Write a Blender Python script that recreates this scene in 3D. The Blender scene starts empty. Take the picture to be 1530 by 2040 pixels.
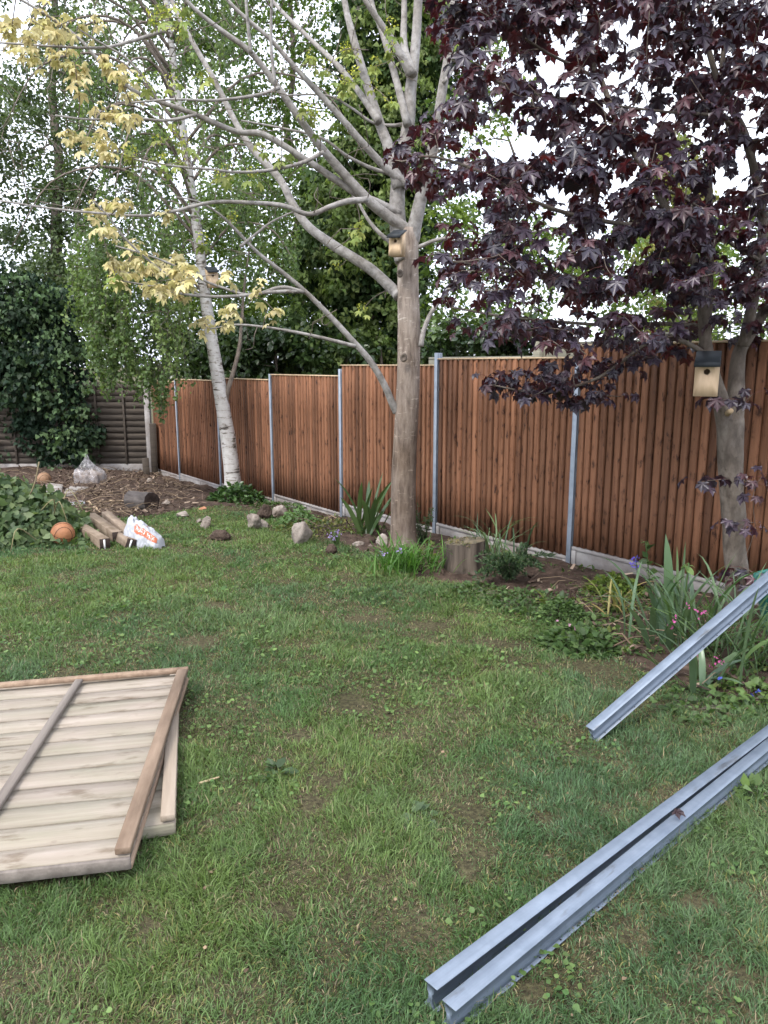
import bpy, math, random
import numpy as np
from mathutils import Vector, Matrix

random.seed(11)
rng = np.random.default_rng(11)
scene = bpy.context.scene
COL = scene.collection

# ------------------------------------------------------------------ camera
PITCH = math.radians(11.05)
CAM_Z = 1.6
FPX = 1500.0            # focal length in pixels of a 1530 x 2040 frame
cam_data = bpy.data.cameras.new("camera")
cam_data.sensor_fit = 'VERTICAL'
cam_data.sensor_height = 36.0
cam_data.lens = FPX / 2040.0 * 36.0
cam_data.clip_start = 0.05
cam_data.clip_end = 2000.0
cam = bpy.data.objects.new("camera", cam_data)
cam.location = (0, 0, CAM_Z)
cam.rotation_euler = (math.radians(90) - PITCH, 0, 0)
COL.objects.link(cam)
scene.camera = cam

# ------------------------------------------------------------------ sky and sun
SUN_EL, SUN_AZ = math.radians(52), math.radians(215)     # azimuth clockwise from +Y
world = bpy.data.worlds.new("World")
scene.world = world
world.use_nodes = True
wn = world.node_tree
wn.nodes.clear()
w_out = wn.nodes.new("ShaderNodeOutputWorld")
sky = wn.nodes.new("ShaderNodeTexSky")
sky.sky_type = 'NISHITA'
sky.sun_disc = False
sky.sun_elevation = SUN_EL
sky.sun_rotation = SUN_AZ
sky.air_density = 1.0
sky.dust_density = 3.0
bg_sky = wn.nodes.new("ShaderNodeBackground")
bg_sky.inputs[1].default_value = 0.10
wn.links.new(sky.outputs[0], bg_sky.inputs[0])
tc = wn.nodes.new("ShaderNodeTexCoord")
cl = wn.nodes.new("ShaderNodeTexNoise")
cl.inputs["Scale"].default_value = 2.2
cl.inputs["Detail"].default_value = 5
wn.links.new(tc.outputs["Generated"], cl.inputs["Vector"])
cr = wn.nodes.new("ShaderNodeValToRGB")
cr.color_ramp.elements[0].position = 0.3
cr.color_ramp.elements[0].color = (0.72, 0.78, 0.95, 1)
cr.color_ramp.elements[1].position = 0.7
cr.color_ramp.elements[1].color = (0.90, 0.93, 1.0, 1)
wn.links.new(cl.outputs["Fac"], cr.inputs[0])
bg_cloud = wn.nodes.new("ShaderNodeBackground")
bg_cloud.inputs[1].default_value = 1.0
wn.links.new(cr.outputs[0], bg_cloud.inputs[0])
mix = wn.nodes.new("ShaderNodeMixShader")
mix.inputs[0].default_value = 0.85
wn.links.new(bg_sky.outputs[0], mix.inputs[1])
wn.links.new(bg_cloud.outputs[0], mix.inputs[2])
wn.links.new(mix.outputs[0], w_out.inputs[0])

sun_data = bpy.data.lights.new("sun", 'SUN')
sun_data.energy = 1.3
sun_data.angle = math.radians(18)
sun_data.color = (1.0, 0.96, 0.9)
sun = bpy.data.objects.new("sun", sun_data)
_sd = Vector((math.sin(SUN_AZ) * math.cos(SUN_EL), math.cos(SUN_AZ) * math.cos(SUN_EL), math.sin(SUN_EL)))
sun.rotation_euler = (-_sd).to_track_quat('-Z', 'Y').to_euler()
sun.location = (0, 0, 20)
COL.objects.link(sun)

scene.view_settings.view_transform = 'Standard'
scene.view_settings.look = 'None'
scene.view_settings.exposure = 1.5
scene.view_settings.gamma = 1.0
scene.view_settings.use_curve_mapping = False
scene.render.engine = 'CYCLES'
cy = scene.cycles
cy.max_bounces = 5
cy.diffuse_bounces = 2
cy.glossy_bounces = 2
cy.transmission_bounces = 3
cy.transparent_max_bounces = 8
cy.use_light_tree = False
cy.use_adaptive_sampling = True
cy.adaptive_threshold = 0.02
cy.adaptive_min_samples = 24
cy.use_denoising = True
cy.sample_clamp_indirect = 6.0

# ------------------------------------------------------------------ geometry helpers
def fr(x): return x - np.floor(x)
def _h2(i, j, s): return fr(np.sin(i * 127.1 + j * 311.7 + s * 74.7) * 43758.5453)
def vnoise(x, y, s=0):
    x = np.asarray(x, float); y = np.asarray(y, float)
    i = np.floor(x); j = np.floor(y); u = x - i; v = y - j
    u = u * u * (3 - 2 * u); v = v * v * (3 - 2 * v)
    return (_h2(i, j, s) * (1 - u) + _h2(i + 1, j, s) * u) * (1 - v) + (_h2(i, j + 1, s) * (1 - u) + _h2(i + 1, j + 1, s) * u) * v
def fbm(x, y, s=0, o=4):
    r = 0; a = 0.5; t = 0
    for k in range(o):
        r = r + a * vnoise(x * 2 ** k, y * 2 ** k, s + k * 3.1); t += a; a *= 0.5
    return r / t
def _h3(i, j, k, s): return fr(np.sin(i * 127.1 + j * 311.7 + k * 191.3 + s * 74.7) * 43758.5453)
def vnoise3(p, s=0):
    i = np.floor(p); u = p - i; u = u * u * (3 - 2 * u); i, j, k = i.T; a, b, c = u.T
    def l(kk): return (_h3(i, j, kk, s) * (1 - a) + _h3(i + 1, j, kk, s) * a) * (1 - b) + (_h3(i, j + 1, kk, s) * (1 - a) + _h3(i + 1, j + 1, kk, s) * a) * b
    return l(k) * (1 - c) + l(k + 1) * c
def fbm3(p, s=0, o=3):
    r = 0; a = 0.5; t = 0
    for q in range(o):
        r = r + a * vnoise3(p * 2 ** q, s + 5.3 * q); t += a; a *= 0.5
    return r / t
def unit(v):
    v = np.asarray(v, float)
    return v / np.maximum(np.linalg.norm(v, axis=-1, keepdims=True), 1e-9)

class Geo:
    """collects vertices, faces and an albedo per vertex; build() links ONE mesh object"""
    def __init__(s): s.v = []; s.f = []; s.c = []; s.n = 0
    def add(s, v, f, c=None):
        v = np.asarray(v, float).reshape(-1, 3)
        for a in (f if isinstance(f, list) else [f]):
            a = np.asarray(a, np.int64)
            if a.ndim == 1: a = a[None]
            s.f.append(a + s.n)
        s.v.append(v)
        if c is not None:
            c = np.asarray(c, float)
            s.c.append(np.broadcast_to(c, (len(v), 3)) if c.ndim == 1 else c)
        s.n += len(v)
        return s
    def mesh(s, name, mat, smooth=False, offset=(0, 0, 0)):
        me = bpy.data.meshes.new(name)
        V = np.concatenate(s.v) - np.asarray(offset, float)
        loops = np.concatenate([a.ravel() for a in s.f])
        tot = np.concatenate([np.full(len(a), a.shape[1]) for a in s.f])
        st = np.concatenate([[0], np.cumsum(tot)[:-1]])
        me.vertices.add(len(V)); me.vertices.foreach_set("co", V.astype(np.float32).ravel())
        me.loops.add(len(loops)); me.loops.foreach_set("vertex_index", loops.astype(np.int32))
        me.polygons.add(len(tot)); me.polygons.foreach_set("loop_start", st.astype(np.int32))
        me.update(calc_edges=True)
        if smooth: me.polygons.foreach_set("use_smooth", np.ones(len(tot), bool))
        if s.c:
            ca = me.color_attributes.new("col", 'FLOAT_COLOR', 'POINT')
            C = np.concatenate(s.c); C = np.concatenate([C, np.ones((len(C), 1))], 1)
            ca.data.foreach_set("color", C.astype(np.float32).ravel())
        if mat is not None: me.materials.append(mat)
        return me
    def build(s, name, mat, parent=None, smooth=False, local=False):
        off = (0, 0, 0) if (parent is None or local) else abs_loc(parent)
        return link(name, s.mesh(name, mat, smooth, off), parent)

def abs_loc(o):
    p = np.array(o.location)
    while o.parent is not None:
        o = o.parent; p = p + np.array(o.location)
    return p
def link(name, me, parent=None, loc=None, rot=None):
    o = bpy.data.objects.new(name, me)
    COL.objects.link(o)
    if parent is not None: o.parent = parent
    if loc is not None: o.location = loc
    if rot is not None: o.rotation_euler = rot
    return o
def tag(o, label=None, cat=None, group=None, kind=None):
    for k, v in (("label", label), ("category", cat), ("group", group), ("kind", kind)):
        if v: o[k] = v
    return o
def thing(name, label, cat, loc=(0, 0, 0), rz=0.0, group=None):
    o = link(name, None, None, tuple(float(q) for q in loc), (0, 0, rz))
    return tag(o, label, cat, group)

def box_vf(a, b):
    x0, y0, z0 = a; x1, y1, z1 = b
    v = [(x0, y0, z0), (x1, y0, z0), (x1, y1, z0), (x0, y1, z0), (x0, y0, z1), (x1, y0, z1), (x1, y1, z1), (x0, y1, z1)]
    f = [(0, 3, 2, 1), (4, 5, 6, 7), (0, 1, 5, 4), (1, 2, 6, 5), (2, 3, 7, 6), (3, 0, 4, 7)]
    return np.array(v, float), np.array(f)
def bevel_box(a, b, e=0.004):
    """box with chamfered edges: 24 vertices"""
    a = np.array(a, float); b = np.array(b, float); V = []; idx = {}
    for cx in (0, 1):
        for cy_ in (0, 1):
            for cz in (0, 1):
                base = np.array([(a, b)[cx][0], (a, b)[cy_][1], (a, b)[cz][2]])
                s = np.array([1 - 2 * cx, 1 - 2 * cy_, 1 - 2 * cz]) * e
                for ax in range(3):
                    p = base + s; p[ax] = base[ax]
                    idx[(cx, cy_, cz, ax)] = len(V); V.append(p)
    F4 = []; F3 = []
    for ax in range(3):
        o1, o2 = [q for q in range(3) if q != ax]
        for sd in (0, 1):
            q = []
            for u, w in ((0, 0), (1, 0), (1, 1), (0, 1)):
                c = [0, 0, 0]; c[ax] = sd; c[o1] = u; c[o2] = w
                q.append(idx[tuple(c) + (ax,)])
            F4.append(q)
    for ax in range(3):
        o1, o2 = [q for q in range(3) if q != ax]
        for u in (0, 1):
            for w in (0, 1):
                c0 = [0, 0, 0]; c0[o1] = u; c0[o2] = w; c1 = list(c0); c0[ax] = 0; c1[ax] = 1
                F4.append([idx[tuple(c0) + (o1,)], idx[tuple(c1) + (o1,)], idx[tuple(c1) + (o2,)], idx[tuple(c0) + (o2,)]])
    for cx in (0, 1):
        for cy_ in (0, 1):
            for cz in (0, 1):
                F3.append([idx[(cx, cy_, cz, q)] for q in range(3)])
    V = np.array(V); cen = (a + b) / 2
    def fix(F):
        out = []
        for f in F:
            n = np.cross(V[f[1]] - V[f[0]], V[f[2]] - V[f[0]])
            out.append(f if np.dot(n, V[f].mean(0) - cen) > 0 else f[::-1])
        return np.array(out)
    return V, [fix(F4), fix(F3)]
def catmull(P, n):
    P = np.asarray(P, float); m = len(P)
    if m == 2: return P[0] + (P[1] - P[0]) * np.linspace(0, 1, n)[:, None]
    Q = np.vstack([2 * P[0] - P[1], P, 2 * P[-1] - P[-2]])
    t = np.linspace(0, m - 1 - 1e-9, n); i = t.astype(int); u = (t - i)[:, None]
    a, b, c, d = Q[i], Q[i + 1], Q[i + 2], Q[i + 3]
    return 0.5 * (2 * b + (c - a) * u + (2 * a - 5 * b + 4 * c - d) * u ** 2 + (3 * b - a - 3 * c + d) * u ** 3)
def tube(P, R, sides=8, rough=0.0, seed=0, nscale=8.0):
    P = np.asarray(P, float); R = np.asarray(R, float); n = len(P)
    T = unit(np.gradient(P, axis=0))
    ref = np.array([1.0, 0, 0]) if abs(T[0][0]) < 0.8 else np.array([0, 1.0, 0])
    V = []
    for i in range(n):
        ref = ref - T[i] * np.dot(ref, T[i]); ref = ref / np.linalg.norm(ref)
        b = np.cross(T[i], ref)
        a = np.linspace(0, 2 * np.pi, sides, endpoint=False)
        V.append(P[i] + R[i] * (np.cos(a)[:, None] * ref + np.sin(a)[:, None] * b))
    V = np.array(V)
    if rough:
        q = fbm3(V.reshape(-1, 3) * np.array([nscale, nscale, nscale * 0.45]) + seed, seed, 3).reshape(n, sides, 1)
        V = P[:, None] + (V - P[:, None]) * (1 + rough * (q - 0.5) * 2)
    V = V.reshape(-1, 3)
    i = np.arange(n - 1)[:, None] * sides; j = np.arange(sides)[None]; k = (j + 1) % sides
    F = np.stack([i + j, i + k, i + sides + k, i + sides + j], -1).reshape(-1, 4)
    return V, [F, np.arange(sides)[::-1][None], (n - 1) * sides + np.arange(sides)[None]]
def tubes(P, R, sides=3):
    """many equal-length thin tubes at once: P (N,S,3), R (N,S)"""
    P = np.asarray(P, float); N, S, _ = P.shape
    T = unit(np.gradient(P, axis=1))
    ref = np.where(np.abs(T[..., 2:3]) < 0.8, np.array([0, 0, 1.0]), np.array([1.0, 0, 0]))
    a = unit(np.cross(T, ref)); b = np.cross(T, a)
    g = np.linspace(0, 2 * np.pi, sides, endpoint=False)
    V = P[:, :, None] + R[:, :, None, None] * (np.cos(g)[:, None] * a[:, :, None] + np.sin(g)[:, None] * b[:, :, None])
    base = (np.arange(N) * S * sides)[:, None, None]
    i = (np.arange(S - 1) * sides)[None, :, None]; j = np.arange(sides)[None, None]; k = (j + 1) % sides
    F = np.stack([base + i + j, base + i + k, base + i + sides + k, base + i + sides + j], -1).reshape(-1, 4)
    return V.reshape(-1, 3), F
def frames(t, n):
    y = unit(t); x = unit(np.cross(y, n)); z = np.cross(x, y)
    return np.stack([x, y, z], -1)
def scatter(geo, tv, tf, pos, t, n, size, col, wid=None, vm=None):
    """copies of one leaf template; tip along t, upper side along n"""
    N = len(pos)
    if N == 0: return
    Rm = frames(t, n)
    L = np.broadcast_to(tv[None], (N,) + tv.shape) * np.asarray(size).reshape(-1, 1, 1)
    if wid is not None: L = L * np.stack([np.asarray(wid), np.ones(N), np.ones(N)], -1)[:, None]
    V = np.einsum('nij,nkj->nki', Rm, L) + np.asarray(pos)[:, None]
    k = len(tv); off = (np.arange(N) * k)[:, None, None]
    F = [(np.asarray(f)[None] + off).reshape(-1, np.asarray(f).shape[1]) for f in tf]
    geo.add(V.reshape(-1, 3), F, np.repeat(np.broadcast_to(np.asarray(col, float), (N, 3)), k, 0) * (1.0 if vm is None else np.tile(vm, N)[:, None]))

# leaf templates (tip along +Y, upper side +Z)
LEAF2 = (np.array([(0, 0, 0), (.34, .42, .10), (0, 1, -.10), (-.34, .42, .10)]), [np.array([(0, 1, 2), (0, 2, 3)])])
LEAF4 = (np.array([(0, 0, 0), (.27, .22, .07), (.33, .52, .06), (0, 1, -.16), (-.33, .52, .06), (-.27, .22, .07), (0, .5, -.02)]),
         [np.array([(0, 1, 2, 6), (6, 2, 3, 3), (0, 6, 4, 5), (6, 3, 4, 4)])[[0, 2]], np.array([(6, 2, 3), (6, 3, 4)])])
IVY = (np.array([(0, .18, 0), (.22, 0, .02), (.50, .16, -.03), (.30, .42, .05), (.34, .62, .02), (0, 1, -.12), (-.34, .62, .02), (-.30, .42, .05), (-.50, .16, -.03), (-.22, 0, .02)]),
       [np.array([(0, i, i % 9 + 1) for i in range(1, 10)])])
IVY_LO = (np.array([(0, .1, 0), (.48, .14, -.02), (.31, .55, .05), (0, 1, -.14), (-.31, .55, .05), (-.48, .14, -.02)]), [np.array([(0, 1, 2), (0, 2, 3), (0, 3, 4), (0, 4, 5)])])
def maple_leaf(teeth, droop, fold):
    pts = []
    lob = [(-108, .66), (-54, .92), (0, 1.0), (54, .92), (108, .66)]
    prof = [(.48, -.19), (.66, -.33), (.76, -.16), (1, 0), (.76, .16), (.66, .33), (.48, .19)] if teeth else [(.55, -.27), (.86, -.16), (1, 0), (.86, .16), (.55, .27)]
    out = [(-160, .20)]
    for k, (a, L) in enumerate(lob):
        A = math.radians(a)
        for al, pe in prof:
            pe *= L; al *= L
            x = al * math.sin(A) + pe * math.cos(A); y = al * math.cos(A) - pe * math.sin(A)
            r2 = x * x + y * y
            pts.append((x, y, -droop * r2 + fold * abs(pe)))
        if k < 4:
            B = math.radians((a + lob[k + 1][0]) / 2); r = .43 if teeth else .56
            pts.append((r * math.sin(B), r * math.cos(B), -droop * r * r + fold * .12))
    B = math.radians(160)
    pts = [(-.18 * math.sin(B), .18 * math.cos(B), 0.02)] + pts + [(.18 * math.sin(B), .18 * math.cos(B), 0.02)]
    n = len(pts)
    return np.array([(0, 0, 0)] + pts), [np.array([(0, i + 1, i) for i in range(1, n)] + [(0, 1, n)])]
MAPLE = maple_leaf(True, .42, .55)
MAPLE_FLAT = maple_leaf(True, .25, .5)
VEIN = np.where(np.abs(MAPLE[0][:, 0] ** 2 + MAPLE[0][:, 1] ** 2) > .4, 1.0, .9); VEIN[0] = 1.6
for _k in range(len(VEIN)):
    _r = math.hypot(MAPLE[0][_k, 0], MAPLE[0][_k, 1])
    if min(abs(_r - q) for q in (.66, .92, 1.0)) < 1e-4: VEIN[_k] = 1.5
MAPLE_YOUNG = maple_leaf(False, .55, .55)

# ------------------------------------------------------------------ where things stand
CP, SP = math.cos(PITCH), math.sin(PITCH)
def at(px, py, Y):
    """world point seen at pixel (px, py) of the 1530 x 2040 photo, at forward distance Y"""
    a = (px - 765.0) / FPX; b = -(py - 1020.0) / FPX
    d = np.array([a, CP + b * SP, -SP + b * CP])
    return np.array([0, 0, CAM_Z]) + d * (Y / d[1])
def base_z(y):
    y = np.asarray(y, float)
    q = np.clip(y, -3, 13)
    return -.0144 * q - .00142 * q * q - .03 * (np.clip(y, 13, 30) - 13)
F0 = np.array([1.68, 6.585]); STEP = np.array([-1.1076, 1.519]); FD = STEP / np.linalg.norm(STEP); FN = np.array([-FD[1], FD[0]])
if FN @ (-F0) < 0: FN = -FN
def fence_pt(k, off=0.0): return F0 + STEP * k + FN * off
def at_z(py, Yd):
    return CAM_Z - Yd * math.tan(PITCH + math.atan((py - 1020.0) / FPX))
PH = 1.755
PANELS = [(-1, 0, at_z(686, 6.4)), (0, 1, at_z(713, 7.3)), (1, 2, at_z(727, 8.9)), (2, 3, at_z(747, 10.4)), (3, 4, at_z(754.5, 11.9)), (4, 5, at_z(756.5, 13.4)), (5, 5.72, at_z(759, 14.7))]
_PK = [(a + b) / 2 for a, b, z in PANELS]; _PZ = [z - PH - .165 for a, b, z in PANELS]
def zg(x, y):
    x = np.asarray(x, float); y = np.asarray(y, float)
    z = _zg(x, y)
    d = (x - F0[0]) * FN[0] + (y - F0[1]) * FN[1]; k = ((x - F0[0]) * FD[0] + (y - F0[1]) * FD[1]) / 1.88
    w = np.clip(1 - d / 1.1, 0, 1); w = w * w * (3 - 2 * w) * np.clip(1 + (d + 1.5) / 1.5, 0, 1)
    t = np.interp(k, _PK, _PZ) + .03                      # the soil is dug down along the new gravel boards
    return z * (1 - w) + np.minimum(t, z) * w
def _zg(x, y):
    return base_z(y) + .035 * (fbm(x * .55 + 9, y * .55 + 4, 2, 3) - .5) + .018 * (vnoise(x * 3.1, y * 3.1, 7) - .5)
def gp(px, py):
    a = (px - 765.0) / FPX; b = -(py - 1020.0) / FPX
    d = np.array([a, CP + b * SP, -SP + b * CP]); t = 5.0
    for _ in range(60):
        z = float(base_z(d[1] * t)); t = 0.5 * t + 0.5 * (z - CAM_Z) / d[2]
    p = np.array([0, 0, CAM_Z]) + d * t
    p[2] = float(zg(p[0], p[1]))
    return p
def pxw(w, Y): return w / FPX * Y * 1.03       # pixels to metres at distance Y
def inpoly(x, y, poly):
    P = np.asarray(poly, float); c = np.zeros(np.shape(x), bool); j = len(P) - 1
    for i in range(len(P)):
        xi, yi = P[i][:2]; xj, yj = P[j][:2]
        c ^= ((yi > y) != (yj > y)) & (x < (xj - xi) * (y - yi) / (yj - yi + 1e-12) + xi)
        j = i
    return c
def polydist(x, y, poly):
    P = np.asarray(poly, float)[:, :2]; d = np.full(np.shape(x), 1e9)
    for i in range(len(P) - 1):
        a, b = P[i], P[i + 1]; e = b - a
        t = np.clip(((x - a[0]) * e[0] + (y - a[1]) * e[1]) / (e @ e), 0, 1)
        d = np.minimum(d, np.hypot(x - a[0] - t * e[0], y - a[1] - t * e[1]))
    return d
def region(n, poly, y0, y1, dens=None):
    """n points whose outline, seen from the lawn, fills a polygon, between two distances"""
    P = np.asarray(poly, float); lo = P.min(0); hi = P.max(0); out = []
    while len(out) < n:
        p = lo + (hi - lo) * rng.random((4 * n, 2))
        ok = inpoly(p[:, 0], p[:, 1], P)
        if dens is not None: ok &= rng.random(len(p)) < dens(p[:, 0], p[:, 1])
        out.extend(p[ok])
    out = np.array(out[:n]); Y = rng.uniform(y0, y1, n)
    return np.array([at(a, b, c) for (a, b), c in zip(out, Y)])

# ------------------------------------------------------------------ materials
def _mat(name):
    m = bpy.data.materials.new(name); m.use_nodes = True
    nt = m.node_tree; nt.nodes.clear()
    out = nt.nodes.new("ShaderNodeOutputMaterial")
    return m, nt, out
def _ramp(nt, stops):
    r = nt.nodes.new("ShaderNodeValToRGB"); e = r.color_ramp.elements
    while len(e) < len(stops): e.new(0.5)
    for q, (p, c) in zip(e, stops):
        q.position = p; q.color = (c[0], c[1], c[2], 1)
    return r
def _coords(nt, scale, rnd):
    t = nt.nodes.new("ShaderNodeTexCoord"); mp = nt.nodes.new("ShaderNodeMapping")
    mp.inputs["Scale"].default_value = scale
    src = t.outputs["Object"]
    if rnd:
        oi = nt.nodes.new("ShaderNodeObjectInfo"); mu = nt.nodes.new("ShaderNodeMath"); mu.operation = 'MULTIPLY'
        mu.inputs[1].default_value = 37.0
        nt.links.new(oi.outputs["Random"], mu.inputs[0])
        ad = nt.nodes.new("ShaderNodeVectorMath"); ad.operation = 'ADD'
        nt.links.new(src, ad.inputs[0]); nt.links.new(mu.outputs[0], ad.inputs[1]); src = ad.outputs[0]
    nt.links.new(src, mp.inputs["Vector"])
    return mp
def _noise(nt, vec, scale, detail=6, rough=.6, dist=0.0):
    n = nt.nodes.new("ShaderNodeTexNoise")
    n.inputs["Scale"].default_value = scale; n.inputs["Detail"].default_value = detail
    n.inputs["Roughness"].default_value = rough; n.inputs["Distortion"].default_value = dist
    nt.links.new(vec.outputs[0], n.inputs["Vector"])
    return n
def _mul(nt, a, b, mode='MULTIPLY', fac=1.0):
    m = nt.nodes.new("ShaderNodeMix"); m.data_type = 'RGBA'; m.blend_type = mode
    if isinstance(fac, float): m.inputs[0].default_value = fac
    else: nt.links.new(fac, m.inputs[0])
    for sck, v in ((m.inputs[6], a), (m.inputs[7], b)):
        if isinstance(v, tuple): sck.default_value = (*v, 1)
        else: nt.links.new(v, sck)
    return m.outputs[2]
def nmat(name, ramp, stretch=(1, 1, 1), nscale=5, layers=(), zmix=None, rough=.8, bump=0.0, bscale=None, rnd=True, metal=0.0, spec=.4, tint=0.0, detail=7, dist=0.0, extra=None):
    """noise-driven surface: ramp over stretched noise, then multiplying layers (ramp, stretch, scale)"""
    m, nt, out = _mat(name)
    p = nt.nodes.new("ShaderNodeBsdfPrincipled")
    mp = _coords(nt, stretch, rnd); n = _noise(nt, mp, nscale, detail, .62, dist)
    r = _ramp(nt, ramp); nt.links.new(n.outputs["Fac"], r.inputs[0]); c = r.outputs[0]
    for lr, ls, lsc in layers:
        mp2 = _coords(nt, ls, rnd); n2 = _noise(nt, mp2, lsc, 5, .6)
        r2 = _ramp(nt, lr); nt.links.new(n2.outputs["Fac"], r2.inputs[0]); c = _mul(nt, c, r2.outputs[0])
    if zmix:
        tz = nt.nodes.new('ShaderNodeTexCoord'); sx_ = nt.nodes.new('ShaderNodeSeparateXYZ'); nt.links.new(tz.outputs['Object'], sx_.inputs[0])
        mr = nt.nodes.new('ShaderNodeMapRange'); mr.inputs[1].default_value = zmix[0]; mr.inputs[2].default_value = zmix[1]; nt.links.new(sx_.outputs[2], mr.inputs[0])
        c = _mul(nt, c, zmix[2], 'MULTIPLY', mr.outputs[0])
    if tint:
        oi = nt.nodes.new("ShaderNodeObjectInfo")
        r3 = _ramp(nt, [(0, (1 - tint,) * 3), (1, (1 + tint,) * 3)]); nt.links.new(oi.outputs["Random"], r3.inputs[0])
        c = _mul(nt, c, r3.outputs[0])
    nt.links.new(c, p.inputs["Base Color"])
    p.inputs["Roughness"].default_value = rough; p.inputs["Metallic"].default_value = metal
    p.inputs["Specular IOR Level"].default_value = spec
    if bump:
        b = nt.nodes.new("ShaderNodeBump"); b.inputs["Strength"].default_value = bump; b.inputs["Distance"].default_value = .02
        src = n
        if bscale: src = _noise(nt, mp, bscale, 6, .65)
        nt.links.new(src.outputs["Fac"], b.inputs["Height"]); nt.links.new(b.outputs[0], p.inputs["Normal"])
    nt.links.new(p.outputs[0], out.inputs[0])
    return m
def leafmat(name, rough=.5, spec=.4, trans=.35, tcol=(1.5, 1.6, .8), vary=0.0):
    """albedo from the per-leaf colour, part of the light passing through the blade"""
    m, nt, out = _mat(name)
    at_ = nt.nodes.new("ShaderNodeAttribute"); at_.attribute_name = "col"
    c = at_.outputs["Color"]
    if vary:
        oi = nt.nodes.new("ShaderNodeObjectInfo"); r3 = _ramp(nt, [(0, (1 - vary,) * 3), (1, (1 + vary,) * 3)])
        nt.links.new(oi.outputs["Random"], r3.inputs[0]); c = _mul(nt, c, r3.outputs[0])
    p = nt.nodes.new("ShaderNodeBsdfPrincipled"); nt.links.new(c, p.inputs["Base Color"])
    p.inputs["Roughness"].default_value = rough; p.inputs["Specular IOR Level"].default_value = spec
    t = nt.nodes.new("ShaderNodeBsdfTranslucent"); nt.links.new(_mul(nt, c, tcol), t.inputs["Color"])
    mx = nt.nodes.new("ShaderNodeMixShader"); mx.inputs[0].default_value = trans
    nt.links.new(p.outputs[0], mx.inputs[1]); nt.links.new(t.outputs[0], mx.inputs[2]); nt.links.new(mx.outputs[0], out.inputs[0])
    return m

W1 = (1, 1, 1)
MAT = {}
MAT['leaf'] = leafmat("green_leaf", .5, .35, .35)
MAT['leaf_gloss'] = leafmat("glossy_leaf", .32, .5, .2)
MAT['ivy_leaf'] = leafmat("ivy_leaf", .55, .22, .15)
MAT['grass'] = leafmat("grass_blade", .5, .35, .35, (1.3, 1.4, .8))
MAT['purple'] = leafmat("purple_leaf", .40, .55, .13, (4.0, .9, .7), .3)
MAT['cream'] = leafmat("cream_leaf", .55, .3, .4, (1.05, 1.05, .95))
MAT['petal'] = leafmat("petal", .6, .2, .4, (1.1, 1.1, 1.1))
MAT['slat'] = nmat("stained_slat", [(.28, (.125, .056, .030)), (.5, (.205, .095, .051)), (.74, (.275, .137, .077))], (22, 22, 1.2), 1.0,
                   layers=[([(.31, (.16, .13, .12)), (.40, (.8, .78, .77)), (.46, (1, 1, 1))], (10, 10, 5), 1.9), ([(.3, (.72, .70, .68)), (.7, (1.12, 1.1, 1.08))], (1, 1, .5), 1.6)],
                   rough=.72, bump=.35, tint=.36, spec=.3)
MAT['slat_back'] = nmat("stained_frame_gap_shade", [(.3, (.05, .022, .012)), (.7, (.12, .055, .028))], (8, 8, 8), 2, rough=.8)  # stain taken darker so gaps between slats show a painted shadow line
MAT['cap'] = nmat("pale_capping", [(.3, (.38, .27, .16)), (.7, (.58, .44, .29))], (3, 3, 3), 4, rough=.7)
MAT['steel'] = nmat("galvanised_steel", [(.3, (.140, .172, .220)), (.7, (.200, .237, .292))], (1, 1, 1), 14, layers=[([(.3, (.80, .81, .82)), (.7, (1.08, 1.08, 1.08))], W1, 3.0), ([(.30, (.55, .50, .45)), (.38, (1, 1, 1))], (.5, 2, 2), 6.0), ([(.35, (.85, .86, .87)), (.6, (1.08, 1.08, 1.07))], (1, 40, 40), 1.0)], rough=.45, metal=.25, spec=.5, bump=.04)
MAT['post_steel'] = nmat("brightened_galvanised_post", [(.3, (.27, .315, .375)), (.7, (.37, .42, .485))], (1, 1, 1), 14, layers=[([(.3, (.82, .83, .84)), (.7, (1.08, 1.08, 1.08))], (1, 1, 1), 3.0)], rough=.5, metal=.15, spec=.5)  # lightened colour makes up for dimmer light on upright faces; same steel otherwise
MAT['concrete'] = nmat("concrete", [(.3, (.28, .26, .25)), (.7, (.42, .40, .385))], W1, 9, layers=[([(.3, (.62, .56, .52)), (.6, (1, 1, 1))], W1, 2.5)], rough=.9, bump=.25, bscale=60)
MAT['old_slat'] = nmat("old_brown_slat", [(.3, (.040, .032, .025)), (.7, (.085, .068, .052))], (1.5, 10, 18), 1.4, rough=.85, bump=.3, tint=.2)  # old brown wood, albedo lowered to carry the shade of the overhanging canopy
MAT['grey_board'] = nmat("grey_green_board", [(.3, (.15, .145, .11)), (.7, (.30, .285, .22))], (2, 2, 20), 1.4, rough=.85, bump=.2, tint=.12)
MAT['pale_slat'] = nmat("weathered_pale_slat", [(.25, (.215, .184, .150)), (.5, (.272, .238, .198)), (.75, (.325, .292, .25))], (1.6, 26, 26), 1.0,
                        layers=[([(.30, (.60, .55, .50)), (.45, (1, 1, 1))], (2.5, 7, 7), 2.4), ([(.3, (.80, .84, .72)), (.65, (1.08, 1.03, 1.02))], (1.2, 3, 3), 1.3)], rough=.82, bump=.3, tint=.10)
MAT['pale_batten'] = nmat("weathered_batten", [(.3, (.19, .125, .082)), (.7, (.32, .232, .163))], (20, 1.4, 20), 1.0, layers=[([(.3, (.62, .60, .58)), (.6, (1, 1, 1))], (6, 2, 6), 2)], rough=.8, bump=.3, tint=.2)
MAT['grey_batten'] = nmat("grey_batten", [(.3, (.12, .10, .085)), (.7, (.24, .205, .175))], (20, 1.4, 20), 1.0, rough=.85, bump=.3)
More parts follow.
